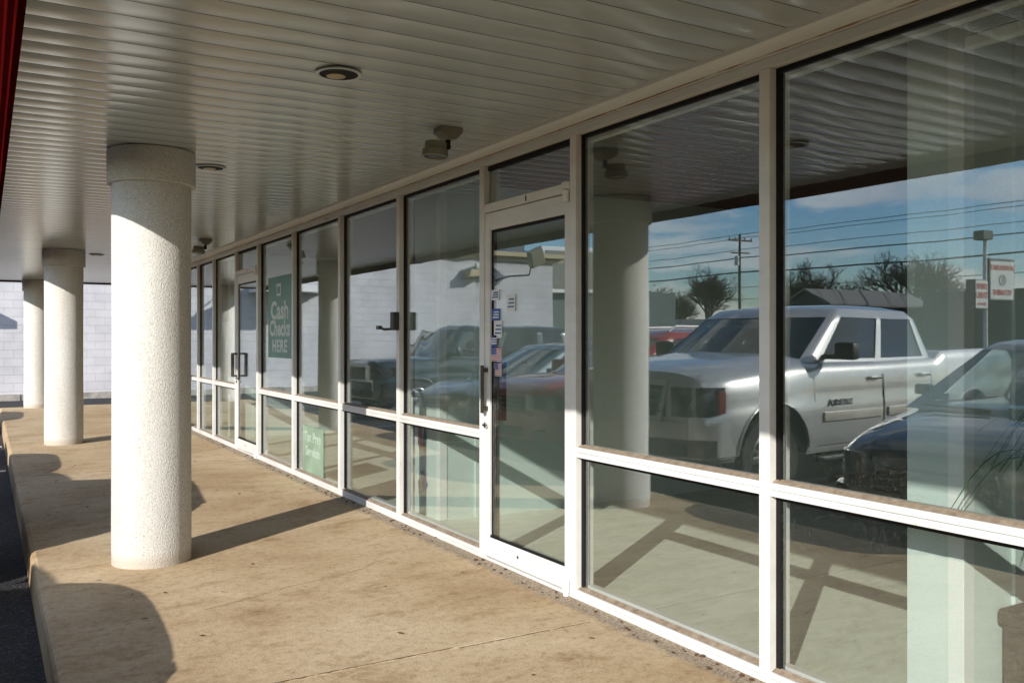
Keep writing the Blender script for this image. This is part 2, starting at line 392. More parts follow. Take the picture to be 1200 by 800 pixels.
# canopy roof and red fascia with a lip below the soffit
rf = MB(); rf.box((.13, YS, SOF+.032), (12, YE-.02, SOF+.8)); bp(rf, 'roof', M['capflash'])
fa = MB()
z0 = SOF-.082
prof = [(.110, z0+.012), (.098, z0), (.086, z0), (.086, z0+.10), (.066, z0+.115), (.066, z0+.30), (.052, z0+.315), (.052, z0+.80), (.03, z0+.82), (.03, z0+.90), (.110, z0+.90)]
yb = YS
while yb < YE:
    ye = min(yb+3.05, YE); fa.poly([(x, yb+.002, z) for x, z in prof], (0, ye-yb-.004, 0)); yb = ye
fa.box((.11, YE, SOF-.03), (12, YE+.03, SOF+.82))
bp(fa, 'fascia', M['redpaint'])
lp = MB(); lp.box((.1005, YS, SOF-.07), (.1045, YE-.001, SOF+.0)); bp(lp, 'soffit_edge_trim', M['capflash'])
# header above the glass: rusty rounded trim, seam, flat header
tr = MB(); tr.poly([(2.43, YS, SOF-.001), (2.432, YS, SOF-.014), (2.445, YS, SOF-.024), (2.470, YS, SOF-.028), (2.512, YS, SOF-.030), (2.512, YS, SOF+.01), (2.43, YS, SOF+.01)], (0, YE-YS, 0))
bp(tr, 'soffit_moulding', M['trim'], smooth=True)
rs = MB(); rs.box((2.5115, YS, SOF-.0345), (2.5185, YE, SOF-.0302)); bp(rs, 'rust_streak', M['rust'])
# storefront frame
PL = 2.313                      # top of glass opening
hd = MB(); hd.box((2.519, YS, 2.352), (XF+.09, YE, SOF+.002)); hd.box((2.531, YS, PL+.001), (XF+.09, YE, 2.3495))
bp(hd, 'header', M['trim'])
mulls = [-5.1, -3.86, -2.6, -1.35, -.08, 1.17, 2.415, 3.690, 4.642, 5.889, 7.112, 8.42, 9.692, 10.684, 11.881, 12.861, 14.1, 15.33, 16.56, 17.79, 18.9]
doors = {(3.690, 4.642), (9.692, 10.684), (15.33, 16.56)}
HW = .026
for k, yy in enumerate(mulls):
    fr = MB(); fr.box((XF+.0007*(k%2), yy-HW, .0), (XF+.042, yy+HW, PL), .002)
    fr.box((XF+.0425, yy-HW+.012, .0), (XF+.0515, yy+HW-.012, PL)); fr.box((XF+.052, yy-HW, .0), (XF+.11, yy+HW, PL), .002); bp(fr, 'mullion', M['frame'])
for a, b_ in zip(mulls[:-1], mulls[1:]):
    g0, g1 = a+HW+.0005, b_-HW-.0005
    if (a, b_) in doors:
        bp(MB().box((XF+.004, g0, 2.035), (XF+.09, g1, 2.085), .002), 'transom_bar', M['frame'])
        bp(MB().box((XF+.006, g0, 0), (XF+.10, g1, .014)), 'threshold', M['frame'])
        bp(MB().box((XF+.03, g0, 2.286), (XF+.05, g1, PL)), 'gasket', M['gasket']); continue
    for nm, lo, hi, lo2, hi2 in (('window_sill', 0, .047, 0, .065), ('window_rail', .706, .756, .706, .762)):
        fr = MB(); m1 = (lo+hi)/2
        fr.box((XF+.002, g0, lo), (XF+.032, g1, m1-.0012), .0015); fr.box((XF+.002, g0, m1+.0012), (XF+.032, g1, hi), .0015)
        fr.box((XF+.0075, g0, lo+.004), (XF+.0315, g1, hi-.004)); fr.box((XF+.060, g0, lo2), (XF+.10, g1, hi2), .002)
        o = bp(fr, nm, M['frame'])
        q = MB().poly([(XF+.012, g0+.001, hi+.0004), (XF+.040, g0+.001, hi+.013), (XF+.040, g0+.001, hi-.012), (XF+.0325, g0+.001, hi-.012), (XF+.0325, g0+.001, hi+.0002)], (0, g1-g0-.002, 0)).build('dusty_ledge', M['ledge'], o)
        q = MB().box((XF+.0500, g0+.0125, lo+.003), (XF+.059, g1-.0225, hi+.004)).build('inner_bead', M['frame'], o)
    bp(MB().box((XF+.060, g0, 2.28), (XF+.10, g1, PL), .002), 'window_head', M['frame'])
    for zz0, zz1 in ((.04, .706), (.748, PL)):
        gk = MB(); gk.box((XF+.0345, g1-.022, zz0), (XF+.0585, g1, zz1)); gk.box((XF+.0345, g0, zz0), (XF+.0585, g0+.012, zz1))
        gk.box((XF+.0342, g0+.0118, zz1-.018), (XF+.0587, g1-.0218, zz1-.0002)); bp(gk, 'gasket', M['gasket'])
# window panes, each its own piece, each hung very slightly out of true
XG = XF+.0455; PT = .0035
for k, (a, b_) in enumerate(zip(mulls[:-1], mulls[1:])):
    g0, g1 = a+HW-.008, b_-HW+.008
    cells = [(2.085, PL)] if (a, b_) in doors else [(.049, .704), (.758, PL-.004)]
    for c, (zz0, zz1) in enumerate(cells):
        h = MB(); cy, cz = (g0+g1)/2, (zz0+zz1)/2
        h.box((-.003, g0-cy, zz0-cz), (.003, g1-cy, zz1-cz))
        o = h.build('window_pane', M['glass_wavy'] if a in (5.889-1.247, 4.642) and c else M['glass']); o.parent = B
        o.location = Vector((XG, cy, cz))-Vector(B.location)
        rr = random.Random(k*7+c); o.rotation_euler = (0, rr.uniform(-.0010, .0010), rr.uniform(-.0012, .0012) + (PT if (a, b_) == (2.415, 3.690) else 0))
# doors
def make_door(a, b_, style):
    g0, g1 = a+HW+.003, b_-HW-.003
    D = empty('door'); D.parent = B; D.location = Vector((XF, (g0+g1)/2, .02))-Vector(B.location)
    if style == 'bar': D['label'] = 'glass door with a long dark pull bar'
    else: D['label'] = 'glass door with a square bronze pull'
    f = MB(); st = .055; x0, x1 = XF+.008, XF+.05
    f.box((x0, g0, .022), (x1, g0+st, 2.03), .003); f.box((x0, g1-st, .022), (x1, g1, 2.03), .003)
    f.box((x0+.001, g0+st, .022), (x1, g1-st, .135), .003); f.box((x0+.001, g0+st, 1.93), (x1, g1-st, 2.03), .003)
    bp(f, 'door_frame', M['frame'], D)
    s = MB(); s.box((x0+.0045, g0+st, .1355), (x0+.012, g1-st, .150)); s.box((x0+.014, g0+st, 1.915), (x1-.002, g1-st, 1.93)); s.box((x0+.014, g1-st-.016, .15), (x1-.002, g1-st, 1.915)); bp(s, 'glazing_bead', M['gasket'] if style != 'bar' else M['gasket'], D)
    gl = MB(); gl.box((XF+.024, g0+st-.005, .128), (XF+.030, g1-st+.005, 1.935)); bp(gl, 'door_glass', M['glass'], D)
    hy = g1-.03                                                       # pull side is the far stile
    if style == 'bar':
        hb = MB(); hb.box((x0-.042, hy-.010, .86), (x0-.028, hy+.014, 1.14), .004)
        hb.box((x0-.03, hy-.008, .875), (x0, hy+.008, .90)).box((x0-.03, hy-.008, 1.10), (x0, hy+.008, 1.125)); bp(hb, 'handle', M['bronze'], D)
        hb2 = MB(); hb2.box((x1, hy-.10, .82), (x1+.03, hy-.01, 1.16), .004); bp(hb2, 'inner_push_plate', M['bronze'], D)
        mb = MB().lathe([(.0, 0), (.016, 0), (.016, .012), (.011, .02), (0, .02)], 20, axis='X'); mb.xf(Matrix.Translation((x0-.02, hy, .79))); mb.box((x0-.03, hy-.02, .786), (x0-.018, hy+.012, .796)); bp(mb, 'lock', M['chrome'], D, smooth=True)
    else:
        hb = MB()
        for sg, xx in ((-1, x0), (1, x1)):
            q = xx+sg*.06
            hb.path([(xx, hy, .86), (q, hy, .86), (q, hy, 1.12), (xx, hy, 1.12)], .0105, 10)
            hb.path([(xx, hy, 1.12), (q, hy, 1.12), (q, hy-.08, 1.12)], .0105, 10); hb.path([(q, hy-.08, 1.12), (q, hy-.08, .86), (q, hy, .86)], .0105, 10)
        bp(hb, 'handle', M['bronze'], D, smooth=True)
        mb = MB().lathe([(.0, 0), (.016, 0), (.016, .012), (0, .018)], 20, axis='X'); mb.xf(Matrix.Translation((x0-.016, hy, .79))); bp(mb, 'lock', M['chrome'], D, smooth=True)
    # pivots at top and bottom of the near stile, weep slot, drip tab
    pv = MB(); py = g0+.02
    pv.tube((XF-.008, py, 1.985), (XF-.008, py, 2.045), .019, n=18).box((XF-.016, py-.018, 2.05), (XF+.012, py+.03, 2.088), .004); bp(pv, 'hinge', M['frame'], D, smooth=True)
    pv = MB(); pv.tube((XF-.006, py, .018), (XF-.006, py, .085), .021, n=18).tube((XF-.006, py, .0), (XF-.006, py, .016), .016, n=14); bp(pv, 'hinge', M['frame'], D, smooth=True)
    sl = MB(); sl.tube((x0-.001, g0+.52, .085), (x0+.006, g0+.52, .085), .009, n=14); bp(sl, 'weep_plug', M['bronze'], D)
    sl = MB(); sl.box((XF+.002, g0+.42, 2.045), (XF+.006, g0+.432, 2.075)); bp(sl, 'vent_slot', M['bronze'], D)
make_door(3.690, 4.642, 'bar'); make_door(9.692, 10.684, 'pull'); make_door(15.33, 16.56, 'pull')
# interior shell of the shops
it = MB(); it.box((XF+.105, YS, -.3), (11.5, YE, -.004)); bp(it, 'shop_floor', M['shopfloor'])
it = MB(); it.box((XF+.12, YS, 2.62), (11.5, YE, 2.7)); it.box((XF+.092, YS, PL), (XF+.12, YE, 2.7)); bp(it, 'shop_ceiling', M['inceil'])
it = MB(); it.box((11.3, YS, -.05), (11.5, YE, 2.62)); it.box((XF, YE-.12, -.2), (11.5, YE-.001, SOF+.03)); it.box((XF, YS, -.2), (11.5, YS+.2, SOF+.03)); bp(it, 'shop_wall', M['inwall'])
def partition(y0, y1, xf=2.80):
    p = MB(); p.box((xf, y0, -.01), (11.29, y1, 2.61)); p.box((xf+.28, y0-.012, -.01), (11.28, y0, 2.61)); bp(p, 'partition_wall', M['mint'])
    e = MB(); e.box((xf-.008, y0-.004, 0), (xf-.0005, y0+.05, 2.60)); e.box((xf-.006, y0-.006, 0), (xf+.05, y0-.0005, 2.60)); bp(e, 'corner_bead', M['mintedge'])
partition(1.787, 1.997); partition(5.74, 6.18); partition(-3.2, -3.0); partition(12.0, 12.2)
# far end wall cladding of the building
ew = MB(); ew.box((XF+.13, YE, -.25), (11.5, YE+.15, SOF+.0)); bp(ew, 'end_wall', M['block'])

# ------------------------------------------------------------------ columns
col0 = None
clabels = ['nearest round pebbledash column with a thick collar, standing by the kerb',
           'middle round pebbledash column of the row, second one from the camera',
           'farthest round pebbledash column at the far corner of the walkway']
for k, (yy, lb) in enumerate(zip((5.575, 12.32, 19.0), clabels)):
    if k == 0:
        prof = [(.2176, .0)] + [(.2176+.0012*math.sin(z*3.1+1), z) for z in [i*.1 for i in range(1, 22)]] + [(.2176, 2.185)]
        sh = MB().lathe(prof, 96)
        col0 = empty('column', (.844, yy, 0)); o1 = sh.build('shaft', M['stucco'], col0, smooth=True)
        cp = MB().lathe([(.21, 2.186), (.238, 2.186), (.243, 2.191), (.243, SOF-.012), (.240, SOF-.004), (.2, SOF-.003)], 96); o2 = cp.build('collar', M['stucco'], col0, smooth=True)
        t = col0; kids = [o1, o2]
    else:
        t = col0.copy(); C.objects.link(t); t.location = (.844, yy, 0); t.rotation_euler.z = k*1.3
        for q in kids: c = q.copy(); C.objects.link(c); c.parent = t
    tag(t, lb, 'column', 'columns along the walkway')

# ------------------------------------------------------------------ lights under the soffit
rl = [(1.25, 3.51, 'round recessed can light nearest the camera, its yellow-lit inside painted on'), (1.235, 5.85, 'recessed can light just right of the nearest column'),
      (1.25, 12.7, 'recessed can light between the two nearer columns far down the soffit'), (1.25, 9.0, 'recessed can light midway along the soffit, hidden behind the near column'),
      (1.25, -.8, 'recessed can light above the photographer')]
first = None
for k, (x, yy, lb) in enumerate(rl[:3]):
    if first is None:
        t = empty('recessed_light', (x, yy, SOF-.004)); t.scale = (.9, .9, 1)
        a = MB().lathe([(.090, .0), (.104, .0), (.106, -.004), (.102, -.007), (.088, -.006), (.086, .004)], 40, cap=False).build('trim_ring', M['soffit'], t, smooth=True)
        b_ = MB().lathe([(.088, -.005), (.087, .001), (.0, .0015)], 36).build('can', M['gasket'], t, smooth=True)  # flat black disc, painted shade for the opening; no real hole behind
        c_ = MB().lathe([(.0, -.0015), (.042, -.0015), (.046, .001)], 30, c=(.0, .036, -.0045)).build('lit_wall_disc', M['yellow'], t, smooth=True)  # disc shifted to the far side, painted as the lit inner wall
        first = t; kids = [a, b_, c_]
    else:
        t = first.copy(); C.objects.link(t); t.location = (x, yy, SOF-.004)
        for q in kids: c = q.copy(); C.objects.link(c); c.parent = t
    tag(t, lb, 'ceiling light', 'recessed lights in the soffit')
first = None
for k, (x, yy, lb) in enumerate([(2.07, 4.15, 'olive swivel spotlight under the soffit near the first door'), (2.09, 10.15, 'olive swivel spotlight under the soffit near the farther door'), (2.08, 16.2, 'olive swivel spotlight at the far end of the soffit')][:2]):
    if first is None:
        t = empty('spotlight', (x, yy, SOF-.003)); t.scale = (.86, .86, .86)
        a = MB(); a.poly([(-.075, -.05, 0), (.075, -.05, 0), (.075, -.05, -.022), (.03, -.05, -.07), (-.02, -.05, -.07), (-.075, -.05, -.03)], (0, .10, 0)); a = a.build('mounting_box', M['olive'], t)
        b_ = MB().tube((.0, 0, -.06), (-.005, 0, -.115), .016, n=14).lathe([(0, -.022), (.016, -.016), (.022, 0), (.016, .016), (0, .022)], 14, c=(-.005, 0, -.108)).build('swivel', M['gasket'], t, smooth=True)
        h = MB().lathe([(0, 0), (.062, 0), (.066, -.004), (.066, -.042), (.078, -.048), (.080, -.088), (.070, -.090), (.066, -.078), (0, -.075)], 36); h.xf(Matrix.Translation((-.085, -.005, -.092)) @ Matrix.Rotation(R(4), 4, 'Y'))
        h = h.build('lamp_head', M['olive'], t, smooth=True)
        l_ = MB().lathe([(0, -.081), (.06, -.079), (.064, -.084), (0, -.086)], 30); l_.xf(Matrix.Translation((-.085, -.005, -.092)) @ Matrix.Rotation(R(4), 4, 'Y')); l_ = l_.build('lens', M['lens'], t, smooth=True)
        first = t; kids = [a, b_, h, l_]
    else:
        t = first.copy(); C.objects.link(t); t.location = (x, yy, SOF-.003)
        for q in kids: c = q.copy(); C.objects.link(c); c.parent = t
    tag(t, lb, 'spotlight', 'spotlights under the soffit')

# ------------------------------------------------------------------ things on and behind the glass
def on_glass(name, y0, y1, z0, z1, m, label, cat, x=XG-.0065, group=None, rot=0):
    t = MB(); cy, cz = (y0+y1)/2, (z0+z1)/2; t.box((-.0006, y0-cy, z0-cz), (.0006, y1-cy, z1-cz))
    o = t.build(name, m, loc=(x, cy, cz)); o.rotation_euler.x = rot
    return tag(o, label, cat, group)
def glass_text(parent, txt, size, cy, cz, m, squash=1.0, name='lettering', spacing=1.0, depth=.0004):
    t = text_mb(txt, size, depth, squash=squash, spacing=spacing)
    # text lies in XY facing +Z; turn it to face -X with reading direction toward -Y
    t.xf(Matrix(((0, 0, -1, 0), (-1, 0, 0, 0), (0, 1, 0, 0), (0, 0, 0, 1))))
    o = t.build(name, m); o.parent = parent; o.location = (-.0016, cy, cz); return o
p = on_glass('poster', 8.56, 9.40, 1.10, 1.93, M['poster'], 'dark green poster with white Cash Checks HERE lettering on the window', 'poster')
glass_text(p, 'Cash', .25, 0, .06, M['faded'], 1.25); glass_text(p, 'Checks', .22, 0, -.12, M['faded'], 1.1); glass_text(p, 'HERE', .17, 0, -.30, M['faded'], 1.25, spacing=1.1)
lg = MB(); lg.poly([(0, .075, -.055), (0, .075, .07), (0, -.075, .07), (0, -.075, -.055)], (-.0006, 0, 0)); o = lg.build('logo', M['faded']); o.parent = p; o.location = (-.0008, .03, .27)
lg = MB(); lg.poly([(0, .05, -.03), (0, .05, .04), (0, -.05, .04), (0, -.05, -.03)], (-.0006, 0, 0)); o = lg.build('logo_centre', M['poster']); o.parent = p; o.location = (-.0016, .03, .27)
p = on_glass('poster', 7.62, 8.21, .065, .49, M['poster2'], 'pale green Tax Prep Services poster low on the window', 'poster')
glass_text(p, 'Tax Prep', .125, 0, .11, M['faded2'], 1.05); glass_text(p, 'Services', .12, 0, -.02, M['faded2'], 1.05)
# stickers on the near door
stick = [(4.47, 4.565, 1.52, 1.58, 'white', 'small white notice sticker, topmost on the door glass'), (4.46, 4.56, 1.40, 1.47, 'blueprint', 'blue sticker high on the door glass, below the topmost notice'),
         (4.29, 4.385, 1.45, 1.545, 'white', 'white permit sticker edged in dark blue, set apart on the door glass'), (4.44, 4.53, 1.30, 1.40, 'white', 'white square sticker above the striped flags on the door'),
         (4.50, 4.565, 1.25, 1.315, 'blueprint', 'blue card sticker tucked against the stile above the flags')]
for a, b_, z0_, z1_, mm, lb in stick:
    o = on_glass('sticker', a, b_, z0_, z1_, M[mm], lb, 'sticker', x=XF+.0225, group='stickers on the door glass')
    t = MB()
    for q in range(3):
        zz = (z1_-z0_)*(.22-.22*q); t.box((-.0014, -.036, zz-.004), (-.0008, .02+.006*q, zz+.004))
    q = t.build('printed_line', M['blueprint'] if mm == 'white' else M['white']); q.parent = o
for (a, b_, z0_, z1_, lb) in ((4.445, 4.56, 1.165, 1.245, 'larger stars and stripes flag sticker on the door glass'), (4.445, 4.52, 1.08, 1.155, 'smaller stars and stripes flag sticker under the larger flag')):
    o = on_glass('flag_sticker', a, b_, z0_, z1_, M['white'], lb, 'sticker', x=XF+.0225, group='flag stickers')
    w_, h_ = b_-a, z1_-z0_; t = MB()
    for q in range(7):
        zz = -h_/2+h_*(q*2+.5)/13*.96+.001; t.box((-.0013, -w_/2+.002, zz), (-.0007, w_/2-.002, zz+h_/15))
    q = t.build('stripe', M['redprint']); q.parent = o
    t = MB(); t.box((-.0019, .0, -.002), (-.0014, w_/2-.002, h_/2-.002)); q = t.build('canton', M['blueprint']); q.parent = o
    t = MB()
    for i in range(3):
        for j in range(3): t.box((-.0024, .008+i*.016, .004+j*.012), (-.002, .012+i*.016, .008+j*.012))
    q = t.build('star', M['white']); q.parent = o
# clear holder on the door glass
o = on_glass('document_holder', 4.45, 4.555, .80, 1.07, M['carglass_clear'], 'clear plastic document holder hanging inside the door glass', 'holder', x=XF+.0355)
# drawn figures on the partition edge (children's window art)
fg = empty('window_decal', (2.789, 6.02, 0)); tag(fg, 'faded red and blue painted figures on the partition edge behind the window', 'decal')
for nm, mm, pts in (('red_figure', 'redprint', [(.08, .66), (.05, .70), (.02, .66), (.03, .58), (.00, .52), (.04, .46), (.08, .52), (.07, .60)]),
                    ('grey_figure', 'greywall', [(-.03, .66), (-.05, .64), (-.06, .58), (-.05, .48), (-.03, .44), (-.015, .50), (-.02, .60)]),
                    ('blue_figure', 'blueprint', [(.04, .30), (.0, .33), (-.04, .27), (-.08, .23), (-.05, .19), (-.01, .16), (.0, .22)]),
                    ('orange_mark', 'orange', [(.07, .24), (.05, .25), (.05, .14), (.06, .13)])):
    t = MB(); t.poly([(0, y_, z_) for y_, z_ in pts], (-.0012, 0, 0)); t.build(nm, M[mm]).parent = fg
# pennant behind the far window
t = MB(); t.poly([(0, .22, .17), (0, -.22, .17), (0, 0, -.26)], (.002, 0, 0)); o = t.build('pennant', M['redprint'], loc=(XG+.008, 11.35, 1.34)); tag(o, 'white triangular pennant with a red border behind a far window', 'pennant')
t = MB(); t.poly([(0, .20, .158), (0, -.20, .158), (0, 0, -.235)], (-.001, 0, 0)); q = t.build('pennant_face', M['white']); q.parent = o; q.location = (-.001, 0, 0)
# black entry device with a lever on the mullion between two windows
dv = empty('mullion_camera', (XF, 5.889, 1.42)); tag(dv, 'black boxy device with a lever arm fixed to a window mullion', 'security camera')
t = MB(); t.box((-.045, -.035, -.065), (-.001, .035, .065), .008); t.build('housing', M['black']).parent = dv
t = MB(); t.path([(-.03, .02, -.055), (-.06, .10, -.058), (-.07, .17, -.045)], .009, 8); t.box((-.085, .15, -.058), (-.055, .20, -.03), .005); t.build('lever', M['bronze']).parent = dv
# interior: bin, spider plant, blind head rail
bn = empty('waste_bin', (3.17, 1.565, 0)); tag(bn, 'dark square waste bin inside the right-hand window by the mint partition', 'bin')
t = MB(); t.box((-.20, -.19, 0), (.20, .19, .33), .01); t.build('body', M['bin']).parent = bn
t = MB(); t.box((-.215, -.20, .332), (.215, .20, .385), .012); t.build('lid', M['bin']).parent = bn
pl = empty('spider_plant', (3.05, 1.58, 0)); tag(pl, 'thin-leaved spider plant on a stand inside the right-hand window', 'plant')
pl.location = (2.98, 1.46, .62)
t = MB(); t.lathe([(.0, 0), (.08, 0), (.11, .15), (.10, .155), (.0, .13)], 24); t.build('pot', M['blueprint'], smooth=True).parent = pl
t = MB(); t.tube((0, 0, -.60), (0, 0, -.003), .02); t.lathe([(0, -.62), (.11, -.62), (.11, -.60), (0, -.59)], 24); t.build('stand', M['bin'], smooth=True).parent = pl
t = MB(); rr = random.Random(3)
for k in range(46):
    az = rr.uniform(0, 2*math.pi); L_ = rr.uniform(.28, .60); up = rr.uniform(.12, .34); w0 = rr.uniform(.006, .011)
    prev = None; dx, dy = math.cos(az), math.sin(az)
    for q in range(11):
        s_ = q/10; rad = L_*s_*(1-.15*s_); zz = .14+up*math.sin(min(1, s_*1.15)*math.pi*.62)*1.0 - .55*L_*max(0, s_-.45)**1.5*2
        wd = w0*(1-s_)**.6+.001
        a_ = t.bm.verts.new((dx*rad-dy*wd, dy*rad+dx*wd, zz)); c_ = t.bm.verts.new((dx*rad+dy*wd, dy*rad-dx*wd, zz)); m_ = t.bm.verts.new((dx*rad, dy*rad, zz-.003))
        if prev: t.bm.faces.new((prev[0], prev[2], m_, a_)); t.bm.faces.new((prev[2], prev[1], c_, m_))
        prev = (a_, c_, m_)
t.build('leaves', M['green']).parent = pl
bl = empty('window_blind', (2.69, .92, 2.215)); tag(bl, 'raised white blind with its bottom rail hanging at the top of the right window', 'blind')
t = MB(); t.box((-.02, -.98, .0), (.02, .78, .035), .004); t.build('bottom_rail', M['mintedge']).parent = bl
t = MB()
for q in range(9): t.box((-.022, -.97, .040+q*.007), (.022, .77, .0435+q*.007))
t.build('slats', M['mint']).parent = bl
t = MB(); t.path([(0, .76, .03), (0, .76, .13)], .002, 6).path([(0, -.8, .03), (0, -.8, .13)], .002, 6); t.build('cord', M['white']).parent = bl

# leaf scraps and dirt on the walkway
rr = random.Random(11); lf = MB()
for k in range(46):
    x, yy = rr.uniform(.4, 2.45), rr.uniform(2.2, 13); a = rr.uniform(0, 6.28); s_ = rr.uniform(.006, .018)
    p = [(x+math.cos(a+q)*s_*f_, yy+math.sin(a+q)*s_*f_, .002+.004*rr.random()) for q, f_ in ((0, 1), (1.5, .5), (3.1, 1), (4.6, .55))]
    lf.poly(p, (0, 0, .002))
for k in range(150):
    x, yy = rr.uniform(2.44, 2.53), rr.uniform(2.0, 12); s_ = rr.uniform(.003, .008)
    lf.box((x-s_, yy-s_, 0), (x+s_*.7, yy+s_, s_))
o = lf.build('leaf_litter', M['dry']); o['kind'] = 'stuff'; o['label'] = 'scraps of dry leaf and grit scattered on the concrete'

# ------------------------------------------------------------------ vehicles
def lerp(a, b, t): return a+(b-a)*t
def interp(tab, x):
    if x <= tab[0][0]: return tab[0][1:]
    if x >= tab[-1][0]: return tab[-1][1:]
    for k in range(len(tab)-1):
        if x <= tab[k+1][0]: break
    p, q = tab[k], tab[k+1]; h = q[0]-p[0]; t = (x-p[0])/h; out = []
    for i in range(1, len(p)):
        d = (q[i]-p[i])/h
        d0 = (p[i]-tab[k-1][i])/(p[0]-tab[k-1][0]) if k else d
        d1 = (tab[k+2][i]-q[i])/(tab[k+2][0]-q[0]) if k+2 < len(tab) else d
        m0 = 0 if d0*d <= 0 else 2*d0*d/(d0+d); m1 = 0 if d1*d <= 0 else 2*d1*d/(d1+d)
        if not k: m0 = d
        out.append((2*t**3-3*t*t+1)*p[i]+(t**3-2*t*t+t)*h*m0+(-2*t**3+3*t*t)*q[i]+(t**3-t*t)*h*m1)
    return tuple(out)
def bumx(xn, t): return xn-.085+.30*(1-math.sqrt(max(0, 1-abs(t)**3)))
def make_car(name, sp, label, cat, loc, yaw, group):
    root = empty(name, loc, math.pi+yaw); tag(root, label, cat, group)
    L, W = sp['L'], sp['W']; hw = W/2; body = M[sp['paint']]; gm = M[sp.get('glass', 'carglass')]
    arches = sp['arches']; zb0 = sp['zb']; tab = sp['stations']    # (x, shoulder z, centre z, width factor)
    def zbot(x):
        z = zb0 + (.10*max(0, 1-x/.35)**2 if x < .35 else 0) + (.14*max(0, (x-L+.5)/.5)**2)
        for xc, r, rt in arches:
            d = abs(x-xc)
            if d < r: z = max(z, rt+math.sqrt(max(0, r*r-d*d)))
        return z
    xs = sorted(set([tab[0][0]+k*(L-2*tab[0][0])/70 for k in range(71)] + [xc+r*math.sin(R(a)) for xc, r, rt in arches for a in range(-90, 91, 9)] + [xc+s_*(r+.004) for xc, r, rt in arches for s_ in (-1, 1)]))
    cs = sp.get('cs', [(0, .955), (.06, .975), (.12, .988), (.2, .995), (.3, 1.0), (.42, 1.0), (.56, .999), (.60, .990), (.70, .988), (.80, .984), (.90, .972), (.96, .955), (1, .925)])
    ct = sp.get('ct', [(.885, .22), (.84, .48), (.70, .74), (.68, .80), (.45, .95), (.2, .99), (0, 1.0)])
    def prof_c(f):
        for (f0, c0), (f1, c1) in zip(cs[:-1], cs[1:]):
            if f <= f1: return lerp(c0, c1, max(0, (f-f0)/(f1-f0)))
        return cs[-1][1]
    def section(x):
        zs, zt, wf = interp(tab, x); zb = min(zbot(x), zs-.06); fl = 1.0
        for xc, r, rt in arches: fl += sp.get('flare', .012)*math.exp(-((x-xc)/(r*1.15))**4)
        w_ = hw*wf; right = []
        for f, c in cs:
            z = zb0+(zs-zb0)*f
            if z < zb: z = zb; c = prof_c((z-zb0)/(zs-zb0))
            ff = (z-zb0)/(zs-zb0)
            right.append((w_*c*(1+(fl-1)*max(0, 1-max(0, ff-.45)/.45)), z))
        right += [(w_*c, zs+(zt-zs)*f) for c, f in ct]
        return right
    bm = MB(); prev = None
    for x in xs:
        r_ = section(x); pts = [(x, y, z) for y, z in r_] + [(x, -y, z) for y, z in r_[-2::-1]]
        row = [bm.bm.verts.new(p) for p in pts]
        if prev:
            for i in range(len(row)-1): bm.bm.faces.new((prev[i], prev[i+1], row[i+1], row[i]))
        else: first = row
        prev = row
    bm.bm.faces.new(first[::-1]); bm.bm.faces.new(prev)
    bmesh.ops.remove_doubles(bm.bm, verts=bm.bm.verts, dist=.0004); bm.build('body', body, root, smooth=True, angle=30)
    def side(x, z):
        zs, zt, wf = interp(tab, x); zb = zb0; f = (z-zb)/(zs-zb); w_ = hw*wf
        for (f0, c0), (f1, c1) in zip(cs[:-1], cs[1:]):
            if f <= f1: return w_*lerp(c0, c1, max(0, (f-f0)/(f1-f0)))
        return w_*.94
    u = MB(); u.box((.25, -hw+.30, zb0-.04), (L-.2, hw-.30, zb0+.34)); 
    ft = sp['rings'][0]; u.box((ft[1]+.15, -hw+.14, ft[0]-.30), (ft[2]-.1, hw-.14, ft[0]-.10)); u.build('underbody', M['under'], root)
    # greenhouse: rings from the beltline to the roof
    R_ = sp['rings']; NF, NS, NR = 16, 44, 12
    rows = []
    for (a, b_) in zip(R_[:-1], R_[1:]):
        n_ = a[4] if len(a) > 4 else 1
        for k in range(n_): rows.append(tuple(lerp(a[i], b_[i], k/n_) for i in range(4)))
    rows.append(tuple(R_[-1][:4]))
    def ring(z, xf, xr, h_, ins=0):
        h_ -= ins; xf += ins; xr -= ins; pts = []
        hf = h_-.05
        for k in range(NF): w_ = 1-2*k/NF; pts.append((xf-sp.get('bow', .12)*(1-w_*w_), w_*hf, z, 'f', w_))
        for k in range(NS):
            s_ = k/NS; e = 1-.10*(1-min(1, s_/.06))**2*.5-.05*max(0, (s_-.94)/.06)**2
            tap = 1-.02*s_*s_; pts.append((lerp(xf, xr, s_), -h_*min(e, 1)*tap, z, 's', s_))
        for k in range(NR): w_ = -1+2*k/NR; pts.append((xr+.05*(1-w_*w_), w_*(h_-.06), z, 'r', w_))
        for k in range(NS):
            s_ = 1-k/NS; e = 1-.05*(1-min(1, s_/.06))**2-.05*max(0, (s_-.94)/.06)**2
            tap = 1-.02*s_*s_; pts.append((lerp(xf, xr, s_), h_*min(e, 1)*tap, z, 's', s_))
        return pts
    gb = MB(); gg = MB(); wr0, wr1 = sp['winrows']
    A = [ring(*r_) for r_ in rows]; G = [ring(*r_, ins=.010) for r_ in rows]
    VA = [[gb.bm.verts.new(p[:3]) for p in r_] for r_ in A]; VG = [[gg.bm.verts.new(p[:3]) for p in r_] for r_ in G]
    n_ = len(A[0])
